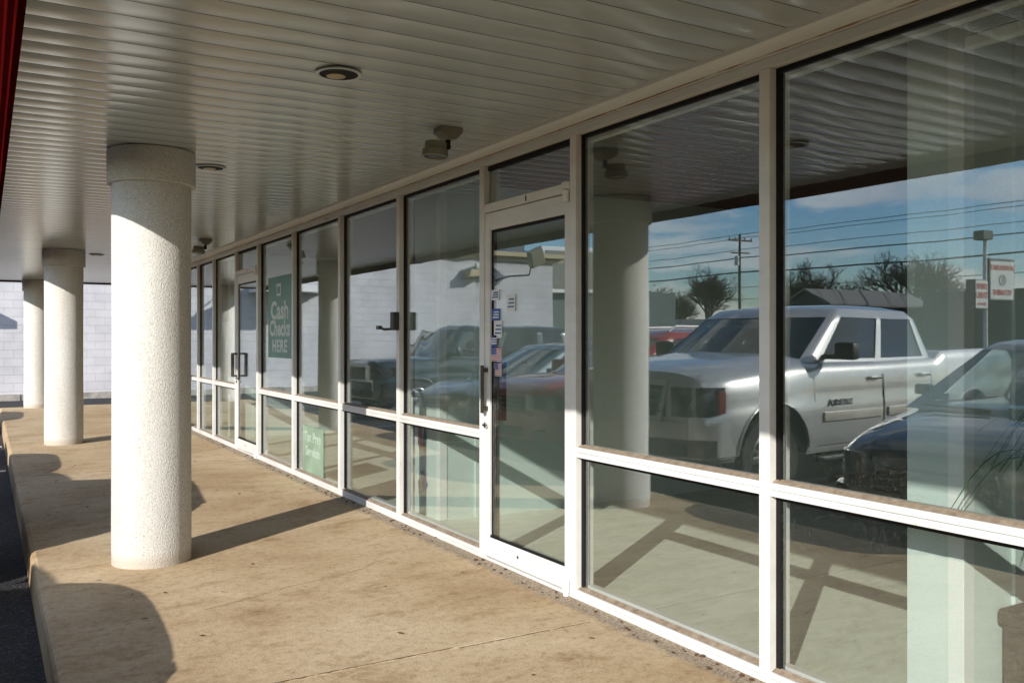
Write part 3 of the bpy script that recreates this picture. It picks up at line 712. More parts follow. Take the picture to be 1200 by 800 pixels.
    for i in range(len(rows)-1):
        for j in range(n_):
            j2 = (j+1) % n_; kd, s0 = A[i][j][3:5]; s1 = A[i][j2][4] if A[i][j2][3] == kd else s0
            sm_ = (s0+s1)/2; win = False
            if wr0 <= i < wr1:
                if kd == 'f': win = abs(sm_) < .94
                elif kd == 'r': win = abs(sm_) < .86 and sp.get('rearglass', True)
                else: win = any(a <= sm_ <= b_ for a, b_ in sp['windows'])
            vs, tgt = (VG, gg) if win else (VA, gb)
            tgt.bm.faces.new((vs[i][j], vs[i][j2], vs[i+1][j2], vs[i+1][j]))
    # roof cap
    last = VA[-1]; z, xf, xr, h_ = rows[-1]
    for q, dz in ((.75, .012), (.45, .022), (.15, .026)):
        ringp = [gb.bm.verts.new((lerp((xf+xr)/2, p[0], q), p[1]*q, z+dz)) for p in A[-1]]
        for j in range(n_): j2 = (j+1) % n_; gb.bm.faces.new((last[j], last[j2], ringp[j2], ringp[j]))
        last = ringp
    gb.bm.faces.new(last)
    gb.build('cabin', body, root, smooth=True, angle=35)
    bmesh.ops.delete(gg.bm, geom=[v for v in gg.bm.verts if not v.link_faces], context='VERTS')
    gg.build('windows', gm, root, smooth=True, angle=35)
    # seats seen through the glass
    zf = ft[0]
    for sx_ in sp['seats']:
        for sy in (-.38, .38):
            st = MB(); st.box((sx_, sy-.23, zf-.25), (sx_+.14, sy+.23, zf+.16), .04); st.box((sx_+.04, sy-.12, zf+.18), (sx_+.12, sy+.12, zf+.34), .03); st.build('seat', M['seat'], root)
    st = MB(); st.lathe([(.175, -.01), (.19, 0), (.175, .01), (.165, 0), (.175, -.01)], 24, c=(sp['seats'][0]-.62, .36, zf+.05), axis='X', cap=False)
    st.build('steering_wheel', M['black'], root)
    # wheels
    rt_ = sp['tyre']; xw = [a[0] for a in arches]
    for xc in xw:
        for sg in (-1, 1):
            wl = empty('wheel', (xc, sg*(hw-.155), rt_)); wl.parent = root
            t = MB().lathe([(rt_*.62, -.115), (rt_*.8, -.125), (rt_*.95, -.12), (rt_, -.09), (rt_, .09), (rt_*.95, .12), (rt_*.8, .125), (rt_*.62, .115)], 44, axis='Y', cap=False); 
            if sp.get('lugs'):
                for q in range(32):
                    a = 2*math.pi*q/32; c_, s_ = math.cos(a), math.sin(a)
                    for yy in (-.085, .045):
                        t2 = MB(); 
                        t.poly([(rt_*.985*math.cos(a+d), yy+o_, rt_*.985*math.sin(a+d)) for d, o_ in ((-.045, 0), (.045, .0), (.045, .05), (-.045, .05))], (c_*.014, 0, s_*.014))
            t.build('tyre', M['rubber'], wl, smooth=True)
            r_ = MB().lathe([(rt_*.64, -.10), (rt_*.63, .10), (rt_*.56, .112), (rt_*.53, .06)], 44, axis='Y', cap=False)
            for q in range(6):
                a = 2*math.pi*q/6; m_ = Matrix.Rotation(a, 4, 'Y'); s2 = MB(); s2.box((.03, .055, -.032), (rt_*.58, .095, .032), .008); s2.xf(m_)
                me = bpy.data.meshes.new('t'); s2.bm.to_mesh(me); s2.bm.free(); r_.bm.from_mesh(me); bpy.data.meshes.remove(me)
            r_.lathe([(0, .105), (.06, .10), (.07, .05)], 20, axis='Y', cap=False); r_.lathe([(rt_*.62, -.02), (0, -.02)], 24, axis='Y', cap=False)
            if sg < 0: r_.xf(Matrix.Diagonal((1, -1, 1, 1)))
            r_.build('rim', M['alloy'], wl, smooth=True)
    # arch lips
    al = MB()
    for xc, r, rt in arches:
        for sg in (-1, 1):
            pts = []
            for a in range(-84, 85, 8):
                x = xc+r*math.sin(R(a)); z = rt+r*math.cos(R(a)); pts.append((x, sg*(side(x, z)*(1+sp.get('flare', .012)))-sg*.004, z))
            al.path(pts, .012, 6)
    al.build('arch_lip', M['black'] if sp.get('blacklip') else body, root, smooth=True)
    # door seams
    sm = MB()
    for xa, xb in sp['doors']:
        for sg in (-1, 1):
            for x in (xa, xb):
                zt_ = interp(tab, x)[0]-.01; za = max(zb0+.06, zbot(x)+.02)
                sm.path([(x, sg*(side(x, lerp(za, zt_, q/6))+.001), lerp(za, zt_, q/6)) for q in range(7)], .0045, 5)
            sm.path([(lerp(xa, xb, q/4), sg*(side(lerp(xa, xb, q/4), zb0+.07)+.001), max(zb0+.07, zbot(lerp(xa, xb, q/4))+.02)) for q in range(5)], .0045, 5)
    sm.build('door_seam', M['under'], root)
    for xa, xb in sp['doors']:
        for sg in (-1, 1):
            x = xb-.17; z = interp(tab, x)[0]-.16; h = MB(); yy = sg*side(x, z)
            h.box((x-.10, yy+sg*.012, z-.018), (x+.10, yy+sg*.045, z+.018), .010).box((x-.10, yy-sg*.01, z-.014), (x-.075, yy+sg*.03, z+.014)).box((x+.075, yy-sg*.01, z-.014), (x+.10, yy+sg*.03, z+.014))
            h.build('door_handle', M['chrome'] if sp.get('chrome') else body, root, smooth=True)
    # mirrors
    mx = sp['mirror']
    for sg in (-1, 1):
        z = ft[0]+.10; y0 = sg*(hw-.06); mr = MB()
        mr.box((mx-.02, y0+sg*.11, z-.07*sp.get('mir', 1)), (mx+.10, y0+sg*(.12+.20*sp.get('mir', 1)), z+.10*sp.get('mir', 1)), .042*sp.get('mir', 1))
        mr.box((mx+.02, y0-sg*.04, z-.07), (mx+.07, y0+sg*.14, z-.02), .01); mr.build('wing_mirror', M[sp.get('mircol', sp['paint'])], root, smooth=True)
    # front: grille, lamps, bumper
    F = sp['front']; xn = tab[0][0]
    g = MB(); gz0, gz1, gw = F['grille']; g.box((xn-.018, -gw, gz0), (xn+.05, gw, gz1), .012); g.build('grille', M['under'], root)
    g = MB(); nb = F['bars']
    for k in range(nb): zz = lerp(gz0, gz1, (k+.5)/nb); g.box((xn-.034, -gw+.02, zz-.010), (xn-.019, gw-.02, zz+.010), .003)
    if F.get('surround'):
        g.build('grille_bars', M['bronze'], root); g = MB()
        t_ = .05
        g.poly([(xn-.03, -gw-t_, gz1+t_), (xn-.03, gw+t_, gz1+t_), (xn-.03, gw, gz1), (xn-.03, -gw, gz1)], (.05, 0, 0))
        for sg in (-1, 1): g.poly([(xn-.03, sg*(gw+t_), gz1+t_+.0005), (xn-.03, sg*(gw-.04), gz0-t_), (xn-.03, sg*(gw-.09), gz0), (xn-.03, sg*gw, gz1+.0005)], (.05, 0, 0))
        g.poly([(xn-.031, -gw+.04, gz0-t_), (xn-.031, gw-.04, gz0-t_), (xn-.031, gw-.09, gz0), (xn-.031, -gw+.09, gz0)], (.05, 0, 0))
    g.build('grille_surround' if F.get('surround') else 'grille_bars', M['alloy' if F.get('surround') else 'bronze'], root)
    for sg in (-1, 1):
        hz0, hz1, y0, y1, back = F['lamp']
        h = MB(); yo = y1*hw
        xc_ = lambda yy: xn+.02+.16*max(0, (abs(yy)-hw*.5)/(hw*.5))**2
        zm = (hz0+hz1)/2
        P = [(xn-.032, sg*y0), (xn-.026, sg*(side(xn, zm)*.94))] + [(xn+q, sg*(side(xn+q, zm)+.010)) for q in (.012, .04, .08, .13, .19) if q < back-.02] + [(xn+back, sg*(side(xn+back, zm)+.008)), (xn+back, sg*(side(xn+back, zm)-.10)), (xn+.10, sg*y0)]
        h.poly([(x, y, lerp(hz0, hz0, 0)) for x, y in P], (0, 0, hz1-hz0)); h.build('headlight', M['lens'], root)
        if F.get('amber'):
            h = MB(); h.box((xn+back-.10, sg*(side(xn+back, hz0)-.02), hz0+.03), (xn+back-.012, sg*(side(xn+back, hz0)+.014), hz1-.03), .004); h.build('marker_lamp', M['amber'], root)
    bz0, bz1 = F['bumper']; bq = MB()
    ys = [math.sin(k/14*math.pi/2) for k in range(-14, 15)]
    outer = [(bumx(xn, t), t*(hw-.01)) for t in ys]; inner = [(bumx(xn, t)+.14, t*(hw-.06)) for t in ys]
    pol = outer+[(xn+.42, hw-.005), (xn+.42, hw-.05)]+inner[::-1]+[(xn+.42, -hw+.05), (xn+.42, -hw+.005)]
    bq.poly([(x, y, bz0) for x, y in pol], (0, 0, bz1-bz0)); bmesh.ops.bevel(bq.bm, geom=[e for e in bq.bm.edges if abs(e.verts[0].co.z-e.verts[1].co.z) < 1e-5], offset=.018, segments=2, affect='EDGES')
    bq.build('bumper', M[F.get('bumpercol', sp['paint'])], root, smooth=True)
    v = MB(); v.box((xn-.092, -.46, bz0+.03), (xn-.02, .46, bz0+(bz1-bz0)*.5), .01)
    for sg in (-1, 1): v.box((xn-.06, sg*.62, bz0+.03), (xn+.05, sg*.80, bz0+.13), .012)
    v.build('lower_intake', M['under'], root)
    wp = MB()
    zc = ft[0]; xw0 = R_[0][1]
    for y0, y1 in ((.62, .05), (-.05, -.6)): MB().tube((xw0-.10, y0, zc+.02), (xw0-.055, y1, zc+.035), .008, n=6).build('wiper', M['black'], root)
    return root, side
SUVs = dict(L=4.6, W=1.86, zb=.26, arches=[(.92, .37, .30), (3.55, .37, .30)], tyre=.345, paint='red', flare=.015, blacklip=True,
    stations=[(.10, .80, .86, .76), (.14, .86, .92, .83), (.24, .91, .97, .91), (.5, .96, 1.02, .975), (1.0, 1.0, 1.06, 1), (1.35, 1.02, 1.06, 1), (3.9, 1.05, 1.07, 1), (4.5, 1.0, 1.04, .93), (4.56, .8, .9, .88)],
    rings=[(1.02, 1.30, 4.42, .86, 1), (1.06, 1.36, 4.41, .85, 7), (1.50, 2.05, 4.24, .73, 2), (1.58, 2.22, 4.16, .67, 2), (1.62, 2.45, 4.02, .52)],
    winrows=(1, 8), windows=[(.11, .37), (.41, .68), (.72, .90)], seats=[2.35, 3.15], doors=[(1.45, 2.45), (2.47, 3.3)], mirror=1.62,
    front=dict(grille=(.62, .80, .40), bars=3, surround=False, lamp=(.66, .84, .46, .93, .50), bumper=(.30, .60), amber=True))
SED = dict(L=4.7, W=1.80, zb=.20, arches=[(.90, .35, .29), (3.62, .35, .29)], tyre=.32, paint='navy', flare=.012,
    stations=[(.10, .60, .66, .72), (.14, .66, .72, .80), (.24, .70, .77, .89), (.5, .76, .84, .965), (1.0, .84, .91, 1), (1.35, .90, .96, 1), (3.7, .95, .98, 1), (4.45, .94, 1.0, .95), (4.6, .8, .86, .88)],
    rings=[(.92, 1.12, 4.05, .82, 1), (.95, 1.20, 3.98, .81, 7), (1.34, 2.02, 3.36, .66, 2), (1.40, 2.16, 3.22, .60, 2), (1.43, 2.40, 3.0, .46)],
    winrows=(1, 8), windows=[(.13, .47), (.51, .85)], seats=[2.15, 3.0], doors=[(1.35, 2.4), (2.42, 3.3)], mirror=1.55, mir=.5,
    front=dict(grille=(.44, .60, .42), bars=3, surround=False, lamp=(.50, .67, .48, .90, .52), bumper=(.20, .44)))
TRK = dict(L=5.84, W=2.03, zb=.42, arches=[(1.0, .50, .44), (4.64, .50, .44)], tyre=.405, lugs=True, paint='silver', flare=.030, chrome=True, mir=1.0, mircol='black',
    stations=[(.10, 1.08, 1.13, .80), (.13, 1.12, 1.19, .86), (.20, 1.14, 1.23, .92), (.45, 1.18, 1.28, .985), (1.0, 1.23, 1.34, 1), (1.45, 1.27, 1.38, 1), (1.9, 1.28, 1.36, 1), (4.0, 1.30, 1.34, 1), (4.08, 1.38, 1.385, 1), (5.70, 1.40, 1.40, 1), (5.76, 1.36, 1.38, .97)],
    rings=[(1.29, 1.52, 4.02, .93, 1), (1.325, 1.58, 4.01, .92, 7), (1.74, 2.18, 3.84, .81, 2), (1.83, 2.34, 3.74, .74, 2), (1.87, 2.60, 3.50, .58)],
    winrows=(1, 8), windows=[(.11, .50), (.55, .90)], seats=[2.55, 3.4], doors=[(1.62, 2.80), (2.82, 3.80)], mirror=1.86, bow=.16,
    front=dict(grille=(.82, 1.10, .54), bars=3, surround=True, lamp=(.83, 1.09, .63, .965, .27), bumper=(.46, .78), amber=True, bumpercol='silver'))
grp = 'vehicles parked facing the shop'
trk, tside = make_car('pickup_truck', TRK, 'silver crew-cab pickup truck parked nose-in, mirrored in the two right-hand windows', 'pickup truck', (.0, 6.72, LOT-.01), R(-6), grp)
# truck details: door moulding, chrome lettering, chrome bumper face, tow hooks, antenna
for sg in (-1, 1):
    for xa, xb in ((1.74, 2.76), (2.88, 3.72)):
        t = MB(); yy = tside((xa+xb)/2, .78); t.box((xa, sg*(yy-.01), .725), (xb, sg*(yy+.022), .815), .008); t.build('side_moulding', M['beigecol'], trk, smooth=True)
tx = text_mb('SIERRA', .085, .004, squash=1.35, spacing=1.2); tx.xf(Matrix.Rotation(math.pi/2, 4, 'X') @ Matrix.Identity(4))
# the driver's side seen in the glass is local +y; letters there read toward +x turned round
tx.xf(Matrix.Rotation(math.pi, 4, 'Z')); tx.xf(Matrix.Translation((2.02, tside(2.02, .88)+.004, .90))); tx.build('chrome_lettering', M['chrome'], trk)
t = MB()
for zz in (.46, .76): pass
ys = [math.sin(k/14*math.pi/2)*.985 for k in range(-14, 15)]
t.poly([(bumx(.10, q)-.009, q*1.012, .475) for q in ys]+[(bumx(.10, q)+.02, q*1.0, .475) for q in ys[::-1]], (0, 0, .155)); t.build('chrome_bumper_face', M['bronze'], trk, smooth=True)
t = MB(); t.path([(1.3, -.88, 1.30), (1.36, -.88, 2.05)], .004, 5); t.build('aerial', M['black'], trk)
tx = text_mb('GMC', .17, .006, squash=1.2); tx.xf(Matrix.Rotation(math.pi/2, 4, 'X')); tx.xf(Matrix.Rotation(-math.pi/2, 4, 'Z')); tx.xf(Matrix.Translation((.058, 0, .96))); tx.build('grille_letters', M['redprint'], trk)
t = MB(); t.box((1.60, 1.03, .36), (3.75, 1.12, .40), .012); t.box((1.60, -1.12, .36), (3.75, -1.03, .40), .012)
for xx in (1.9, 3.4):
    for sg in (-1, 1): t.box((xx, sg*.8, .37), (xx+.06, sg*1.06, .392))
t.build('side_step', M['black'], trk)
na = dict(SED); na['glass'] = 'carglass_clear'
na['rings'] = [(.92, .98, 4.05, .82, 1), (.95, 1.04, 3.98, .81, 7), (1.34, 1.80, 3.36, .66, 2), (1.40, 1.94, 3.22, .60, 2), (1.43, 2.25, 3.0, .46)]; na['stations'] = [(.10, .60, .66, .72), (.14, .66, .72, .80), (.24, .70, .77, .89), (.5, .77, .85, .965), (1.0, .86, .93, 1), (1.3, .91, .96, 1), (3.7, .95, .98, 1), (4.45, .94, 1.0, .95), (4.6, .8, .86, .88)]
nv, _ = make_car('sedan', na, 'dark navy sedan parked nearest the camera, mirrored at the right edge of the glass', 'car', (-.13, 3.64, LOT), R(-2), grp); nv.scale = (1, 1, 1.06)
red, rside = make_car('estate_car', SUVs, 'red estate car with white roof rails parked beyond the silver pickup', 'car', (-.42, 9.65, LOT), R(-2), grp)
for sg in (-1, 1):
    t = MB(); t.path([(2.3, sg*.60, 1.60), (2.42, sg*.60, 1.665), (3.9, sg*.60, 1.67), (4.05, sg*.60, 1.60)], .017, 8); t.build('roof_rail', M['carwhite'], red, smooth=True)
blu = dict(SED); blu['paint'] = 'bluegrey'
make_car('sedan', blu, 'blue-grey sedan parked between the red estate car and the dark off-roader', 'car', (-.62, 12.25, LOT), R(-1), grp)
dk = dict(SUVs); dk['paint'] = 'teal'; dk['L'] = 4.9; dk['W'] = 1.95
dk['stations'] = [(.10, .98, 1.05, .82), (.14, 1.05, 1.10, .90), (.26, 1.08, 1.13, .96), (.5, 1.10, 1.15, .99), (1.4, 1.13, 1.17, 1), (4.3, 1.15, 1.17, 1), (4.8, 1.1, 1.14, .95), (4.86, .9, .98, .92)]
dk['zb'] = .34; dk['arches'] = [(.92, .42, .36), (3.7, .42, .36)]; dk['tyre'] = .38
dk['rings'] = [(1.12, 1.45, 4.75, .91, 1), (1.16, 1.50, 4.74, .90, 7), (1.66, 1.95, 4.60, .80, 2), (1.73, 2.08, 4.52, .74, 2), (1.76, 2.3, 4.4, .6)]
dk['front'] = dict(grille=(.74, .98, .45), bars=5, surround=False, lamp=(.76, .98, .50, .95, .42), bumper=(.42, .70), bumpercol='black')
make_car('off_roader', dk, 'boxy dark green off-roader with a tall flat bonnet, farthest in the parked row', 'car', (-.85, 16.15, LOT), R(-2), grp)
# cars across the lot
w1 = dict(SED); w1['paint'] = 'carwhite'
make_car('sedan', w1, 'white sedan across the lot behind the pickup cab', 'car', (-15.0, 11.5, LOT), R(90), 'cars across the lot')
w2 = dict(SED); w2['paint'] = 'teal'
make_car('sedan', w2, 'dark sedan across the lot beneath the roadside signs', 'car', (-17.2, 9.2, LOT), R(80), 'cars across the lot')

# ------------------------------------------------------------------ neighbouring white block building (seen directly and in the glass)
YW = 24.9
nb = empty('block_building', (0, YW+3, LOT)); tag(nb, 'low white-painted concrete block building with a blue-grey metal roof at the end of the lot', 'building')
def npart(mb, name, m, **k):
    o = mb.build(name, m, **k); o.parent = nb; o.location = (0, -YW-3, -LOT); return o
t = MB(); t.box((-11.2, YW, LOT-.1), (20, YW+7, 4.0)); npart(t, 'wall', M['block'])
t = MB(); rr = random.Random(5); x = -11.25
while x < 19.9:
    x1 = min(x+rr.uniform(.5, 1.1), 20); t.box((x, YW-.05-rr.random()*.03, LOT), (x1-.002, YW-.001, LOT+.15+rr.random()*.025)); x = x1
npart(t, 'footing', M['footing'])
t = MB(); t.box((-11.5, YW-.28, 3.93), (20, YW-.002, 4.07)); t.box((-11.5, YW-.12, 3.80), (20, YW-.003, 3.925)); npart(t, 'gutter', M['tan'])
t = MB(); x = -11.4
while x < 20: t.poly([(x, YW-.2, 4.075), (x, YW+3.4, 4.60), (x, YW+3.4, 4.5), (x, YW-.2, 4.03)], (.395, 0, 0)); t.box((x+.396, YW-.2, 4.075), (x+.3995, YW+3.2, 4.09)); x += .4
t.box((-11.3, YW+2.0, 4.2), (20, YW+6, 4.75)); npart(t, 'metal_roof', M['bluemetal'])
t = MB(); t.tube((-2.0, YW-.03, LOT+.2), (-2.0, YW-.03, LOT+.2001), .01); 
# door canopy on the wall
cn = empty('door_canopy', (-2.15, YW, 2.57)); tag(cn, 'white flat door canopy with slanting tie rods on the far block wall', 'canopy')
t = MB(); t.box((-1.0, -1.30, -.02), (1.0, -.002, .17), .01); t.build('slab', M['carwhite']).parent = cn
for sg in (-1, 1):
    t = MB(); t.tube((sg*.9, -1.15, .17), (sg*.9, -.02, .95), .014, n=8); t.build('tie_rod', M['black']).parent = cn
# wall-mounted tan lamp box and its bracket
wl = empty('wall_lamp', (-8.15, YW, 3.32)); tag(wl, 'tan box lamp mounted high on the far block wall', 'wall lamp')
t = MB(); t.box((-.32, -.42, -.12), (.32, -.10, .10), .02); t.build('housing', M['tan']).parent = wl
t = MB(); t.box((-.07, -.10, -.16), (.07, -.001, .22), .005).box((-.14, -.3, .11), (.0, -.12, .30), .01); t.build('bracket', M['signwhite']).parent = wl
fl = empty('floodlight', (-9.0, YW, 3.15)); tag(fl, 'grey floodlight on a bent arm fixed to the far block wall', 'floodlight')
t = MB(); t.path([(0, -.001, 0), (-.25, -.30, .12), (-.80, -.75, .17), (-.86, -.78, .42)], .028, 8); t.build('arm', M['greywall']).parent = fl
t = MB(); t.box((-.24, -.14, -.26), (.24, .14, .26), .03); t.xf(Matrix.Translation((-.98, -.86, .72)) @ Matrix.Rotation(R(24), 4, 'Y') @ Matrix.Rotation(R(20), 4, 'X')); t.build('lamp_head', M['olive']).parent = fl
# annex beyond the corner with a framed light panel
ax = empty('annex_building', (-14, 27, LOT)); tag(ax, 'grey-green block annex with a white-framed panel beside the white building', 'building')
t = MB(); t.box((-18, 26.3, LOT), (-11.21, 32, 3.0)); o = t.build('wall', M['greenblock']); o.parent = ax; o.location = (14, -27, -LOT)
t = MB(); t.box((-14.2, 26.0, 2.9), (-11.45, 26.25, 4.5), .02); o = t.build('panel_frame', M['carwhite']); o.parent = ax; o.location = (14, -27, -LOT)
t = MB(); t.box((-14.05, 25.985, 3.04), (-11.60, 25.999, 4.36)); o = t.build('panel', M['inwall']); o.parent = ax; o.location = (14, -27, -LOT)

# ------------------------------------------------------------------ across the road (seen in the glass)
XM = 2*XG
def house(name, x0, x1, y0, y1, zw, zr, label, wallm, along='X', ov=.4):
    h = empty(name, ((x0+x1)/2, (y0+y1)/2, LOT)); tag(h, label, 'building', 'buildings across the road'); off = -Vector(h.location)
    t = MB(); t.box((x0, y0, LOT-.1), (x1, y1, zw)); 
    if along == 'X':
        ym = (y0+y1)/2; t.poly([(x0, y0, zw+.001), (x0, y1, zw+.001), (x0, ym, zr-.05)], (x1-x0, 0, 0))
        rf = MB(); 
        for s_, ya in ((1, y0-ov), (-1, y1+ov)): rf.poly([(x0-ov, ya, zw-.12), (x0-ov, ym, zr), (x0-ov, ym, zr+.12), (x0-ov, ya, zw)], (x1-x0+2*ov, 0, 0))
    else:
        xm = (x0+x1)/2; t.poly([(x0, y0, zw+.001), (x1, y0, zw+.001), (xm, y0, zr-.05)], (0, y1-y0, 0))
        rf = MB()
        for xa in (x0-ov, x1+ov): rf.poly([(xa, y0-ov, zw-.12), (xm, y0-ov, zr), (xm, y0-ov, zr+.12), (xa, y0-ov, zw)], (0, y1-y0+2*ov, 0))
    o = t.build('wall', wallm); o.parent = h; o.location = off
    o = rf.build('roof', M['roofgrey']); o.parent = h; o.location = off
    k = 0
    for q in range(3):
        yy = y0+(y1-y0)*(q+.5)/3; w = MB(); w.box((x1, yy-.6, LOT+1.0), (x1+.05, yy+.6, LOT+2.2)); o = w.build('window', M['carglass']); o.parent = h; o.location = off
        x_ = x0+(x1-x0)*(q+.5)/3; w = MB(); w.box((x_-.6, y0-.05, LOT+1.0), (x_+.6, y0, LOT+2.2)); o = w.build('window', M['carglass']); o.parent = h; o.location = off
    return h
house('gabled_building', -46, -36.9, 34.9, 38.1, 3.3, 4.1, 'small dark building with a pale shingled gable across the road', M['greywall'], 'X', .25)
fb = MB().box((-62, 22.6, LOT), (-43.5, 33.5, 3.75)).box((-62.2, 22.4, 3.751), (-43.3, 33.7, 3.95)).build('flat_roofed_building', M['greywall']); tag(fb, 'long dark flat-roofed building behind the roadside signs', 'building', 'buildings across the road')
house('gabled_building', -52, -38, 16.5, 21.8, 3.2, 4.4, 'grey gabled building at the right edge of the reflection, beyond the signs', M['greywall'], 'X', .25)
house('low_shed', -50, -38, 50, 76, 1.4, 2.6, 'low brown-grey shed under the bare tree across the road', M['greywall'], 'Y', .3)
# power line: poles and cables running along the road
poles = []
for k, yy in enumerate((-6, 49.5, 105)):
    if k == 0:
        pt = empty('power_pole', (-45+.0, yy, LOT)); a = MB().tube((0, 0, 0), (0, 0, 9.4), .12, .085, 12).build('post', M['wood'], pt, smooth=True)
        b_ = MB().box((-1.2, -.06, 8.85), (1.2, .06, 8.97)).box((-.9, -.06, 7.9), (.9, .06, 8.0)).build('crossarm', M['wood'], pt)
        c_ = MB()
        for xx in (-1.1, -.5, .5, 1.1): c_.lathe([(.03, 8.97), (.06, 9.02), (.03, 9.07), (.05, 9.12), (.0, 9.16)], 10, c=(xx, 0, 0))
        c_ = c_.build('insulator', M['gasket'], pt); d_ = MB().tube((.28, 0, 7.0), (.28, 0, 7.7), .17, n=14).build('transformer', M['signwhite'], pt, smooth=True)
        first = pt; kids = [a, b_, c_, d_]; t = pt
    else:
        t = first.copy(); C.objects.link(t); t.location = (-45, yy, LOT)
        for q in kids: c = q.copy(); C.objects.link(c); c.parent = t
    tag(t, ['wooden power pole closest along the road', 'wooden power pole standing against the bare tree across the road', 'distant wooden power pole far down the road'][k], 'power pole', 'power poles')
hs = [(9.05, -1.1, .03, 'topmost thin overhead wire on the outer side of the crossarm'), (9.0, 1.1, .03, 'thin overhead wire on the road side of the crossarm'), (8.1, -.8, .03, 'middle thin overhead wire above the thick cable'), (7.35, .0, .055, 'upper thick overhead cable'), (6.25, .0, .075, 'thickest sagging overhead cable'), (5.1, .0, .03, 'lower thin overhead wire'), (4.2, .0, .025, 'lowest thin overhead wire')]
for z_, dx, r_, lb in hs:
    t = MB(); pts = []
    for a, b_ in ((-61.5, -6), (-6, 49.5), (49.5, 105), (105, 160)):
        for q in range(10): s_ = q/10; pts.append((-45+dx, a+(b_-a)*s_, z_-.16*4*s_*(1-s_)))
    pts.append((-45+dx, 160, z_)); t.path(pts, r_*.75, 5); tag(t.build('power_line', M['wire']), lb, 'overhead wire', 'overhead wires')
# roadside signs
sg_ = empty('roadside_sign', (XM-33.9, 20.6, LOT)); tag(sg_, 'roadside pole with a white red-lettered sign and a smaller DRIVE THRU box', 'sign')
t = MB().tube((0, 0, 0), (0, 0, 5.35), .09, .08, 14); t.build('post', M['signwhite'], sg_, smooth=True)
def sign_text(par, txt, size, x, z, y, m, sq=1.0):
    t = text_mb(txt, size, .006, squash=sq); t.xf(Matrix.Rotation(math.pi/2, 4, 'X')); t.xf(Matrix.Translation((x, y, z))); t.build('lettering', m).parent = par
bx = MB().box((-1.80, -.12, 2.98), (-.10, .12, 4.66), .02).build('sign_box', M['navywall'], sg_)
MB().box((-1.74, -.135, 3.04), (-.16, -.1205, 4.54)).build('sign_face', M['signwhite'], bx)
sign_text(bx, 'LAUNDROMAT', .27, -.95, 4.28, -.138, M['redprint'], .88); sign_text(bx, 'VITAMINS', .30, -.95, 3.30, -.138, M['redprint'], .98)
em = MB(); em.bm.free(); em = MB().lathe([(.19, 0), (.22, 0), (.22, .012), (.19, .012), (.19, 0)], 30, cap=False, axis='Y', c=(-.95, -.148, 3.79)); em.box((-1.03, -.146, 3.66), (-.99, -.137, 3.92)).box((-.985, -.146, 3.88), (-.86, -.137, 3.92)).box((-.985, -.146, 3.77), (-.88, -.137, 3.81)).box((-.985, -.146, 3.66), (-.86, -.137, 3.70)); em.build('emblem', M['greenblock'], bx)
bx2 = MB().box((.12, -.19, 2.62), (1.0, .19, 3.78), .02).build('sign_box', M['navywall'], sg_)
MB().box((.15, -.205, 2.66), (.97, -.1905, 3.74)).build('sign_face', M['signwhite'], bx2)
sign_text(bx2, 'DRIVE', .30, .56, 3.50, -.208, M['redprint'], .9); sign_text(bx2, 'THRU', .34, .56, 3.15, -.208, M['redprint'], .9)
MB().poly([(.25, -.208, 2.82), (.40, -.208, 2.92), (.40, -.208, 2.86), (.88, -.208, 2.86), (.88, -.208, 2.78), (.40, -.208, 2.78), (.40, -.208, 2.72)], (0, -.004, 0)).build('arrow', M['redprint'], bx2)
t = MB(); t.box((-.2, -.2, 5.36), (.45, .25, 5.72), .03); t.build('floodlight', M['greywall'], sg_)

# ------------------------------------------------------------------ trees
def bare_tree(h, sp_, seed, loc, label, leaf=None, nleaf=0, ls=.25):
    rr = random.Random(seed); root = empty('bare_tree' if not leaf else 'evergreen_tree', loc); tag(root, label, 'tree', 'trees across the road')
    tk = MB(); cr = MB(); tips = []
    def grow(p, d, l, r, lv):
        q = p+d*l; r = max(r, .011); (tk if lv < 2 else cr).tube(p, q, r, max(r*.68, .009), 6 if lv < 2 else 3, False)
        if lv > 2: tips.append(q)
        if lv >= 6 or (leaf and lv >= 4): return
        for i in range((5, 5, 4, 4, 3, 3)[lv] if not leaf else (5, 4, 3, 3)[lv]):
            nd = (d*(.95 if lv else .7)+Vector((rr.uniform(-1, 1), rr.uniform(-1, 1), rr.uniform(-.42, .72)))*(sp_ if lv < 1 else .95)).normalized()
            grow(p.lerp(q, rr.uniform(.35, 1)) if lv else p.lerp(q, rr.uniform(.6, 1)), nd, l*rr.uniform(.58, .80), r*.55, lv+1)
    grow(Vector((0, 0, -.1)), Vector((rr.uniform(-.06, .06), 0, 1)).normalized(), h*.27, h*.026, 0)
    tk.build('trunk', M['bark'], root)
    if leaf:
        for q in tips*nleaf:
            c = q+Vector((rr.gauss(0, .35), rr.gauss(0, .35), rr.gauss(0, .32))); a = Vector((rr.uniform(-1, 1), rr.uniform(-1, 1), rr.uniform(-1, 1))).normalized(); b_ = a.orthogonal().normalized(); s_ = rr.uniform(.5, 1.2)*ls
            cr.bm.faces.new([cr.bm.verts.new(c+v_) for v_ in (a*s_, b_*s_*.6, -a*s_, -b_*s_*.6)])
    cr.build('crown', M[leaf] if leaf else M['bark'], root)
    return root
def mp(u, dist_x):                                # world XY of a thing seen at photo column u, dist_x beyond the glass in the mirror
    th = math.atan(618/1045); c_, s_ = math.cos(th), math.sin(th); du = u-600
    xm = dist_x; yy = xm*(1045*c_-du*s_)/(c_*(du+618)); return XM-xm, yy
x, yy = mp(838, 54); bare_tree(11.5, .62, 3, (x, yy, LOT), 'wide bare tree behind the power pole')
x, yy = mp(800, 57); bare_tree(9.4, .62, 8, (x, yy, LOT), 'smaller bare tree left of the wide bare one in the glass')
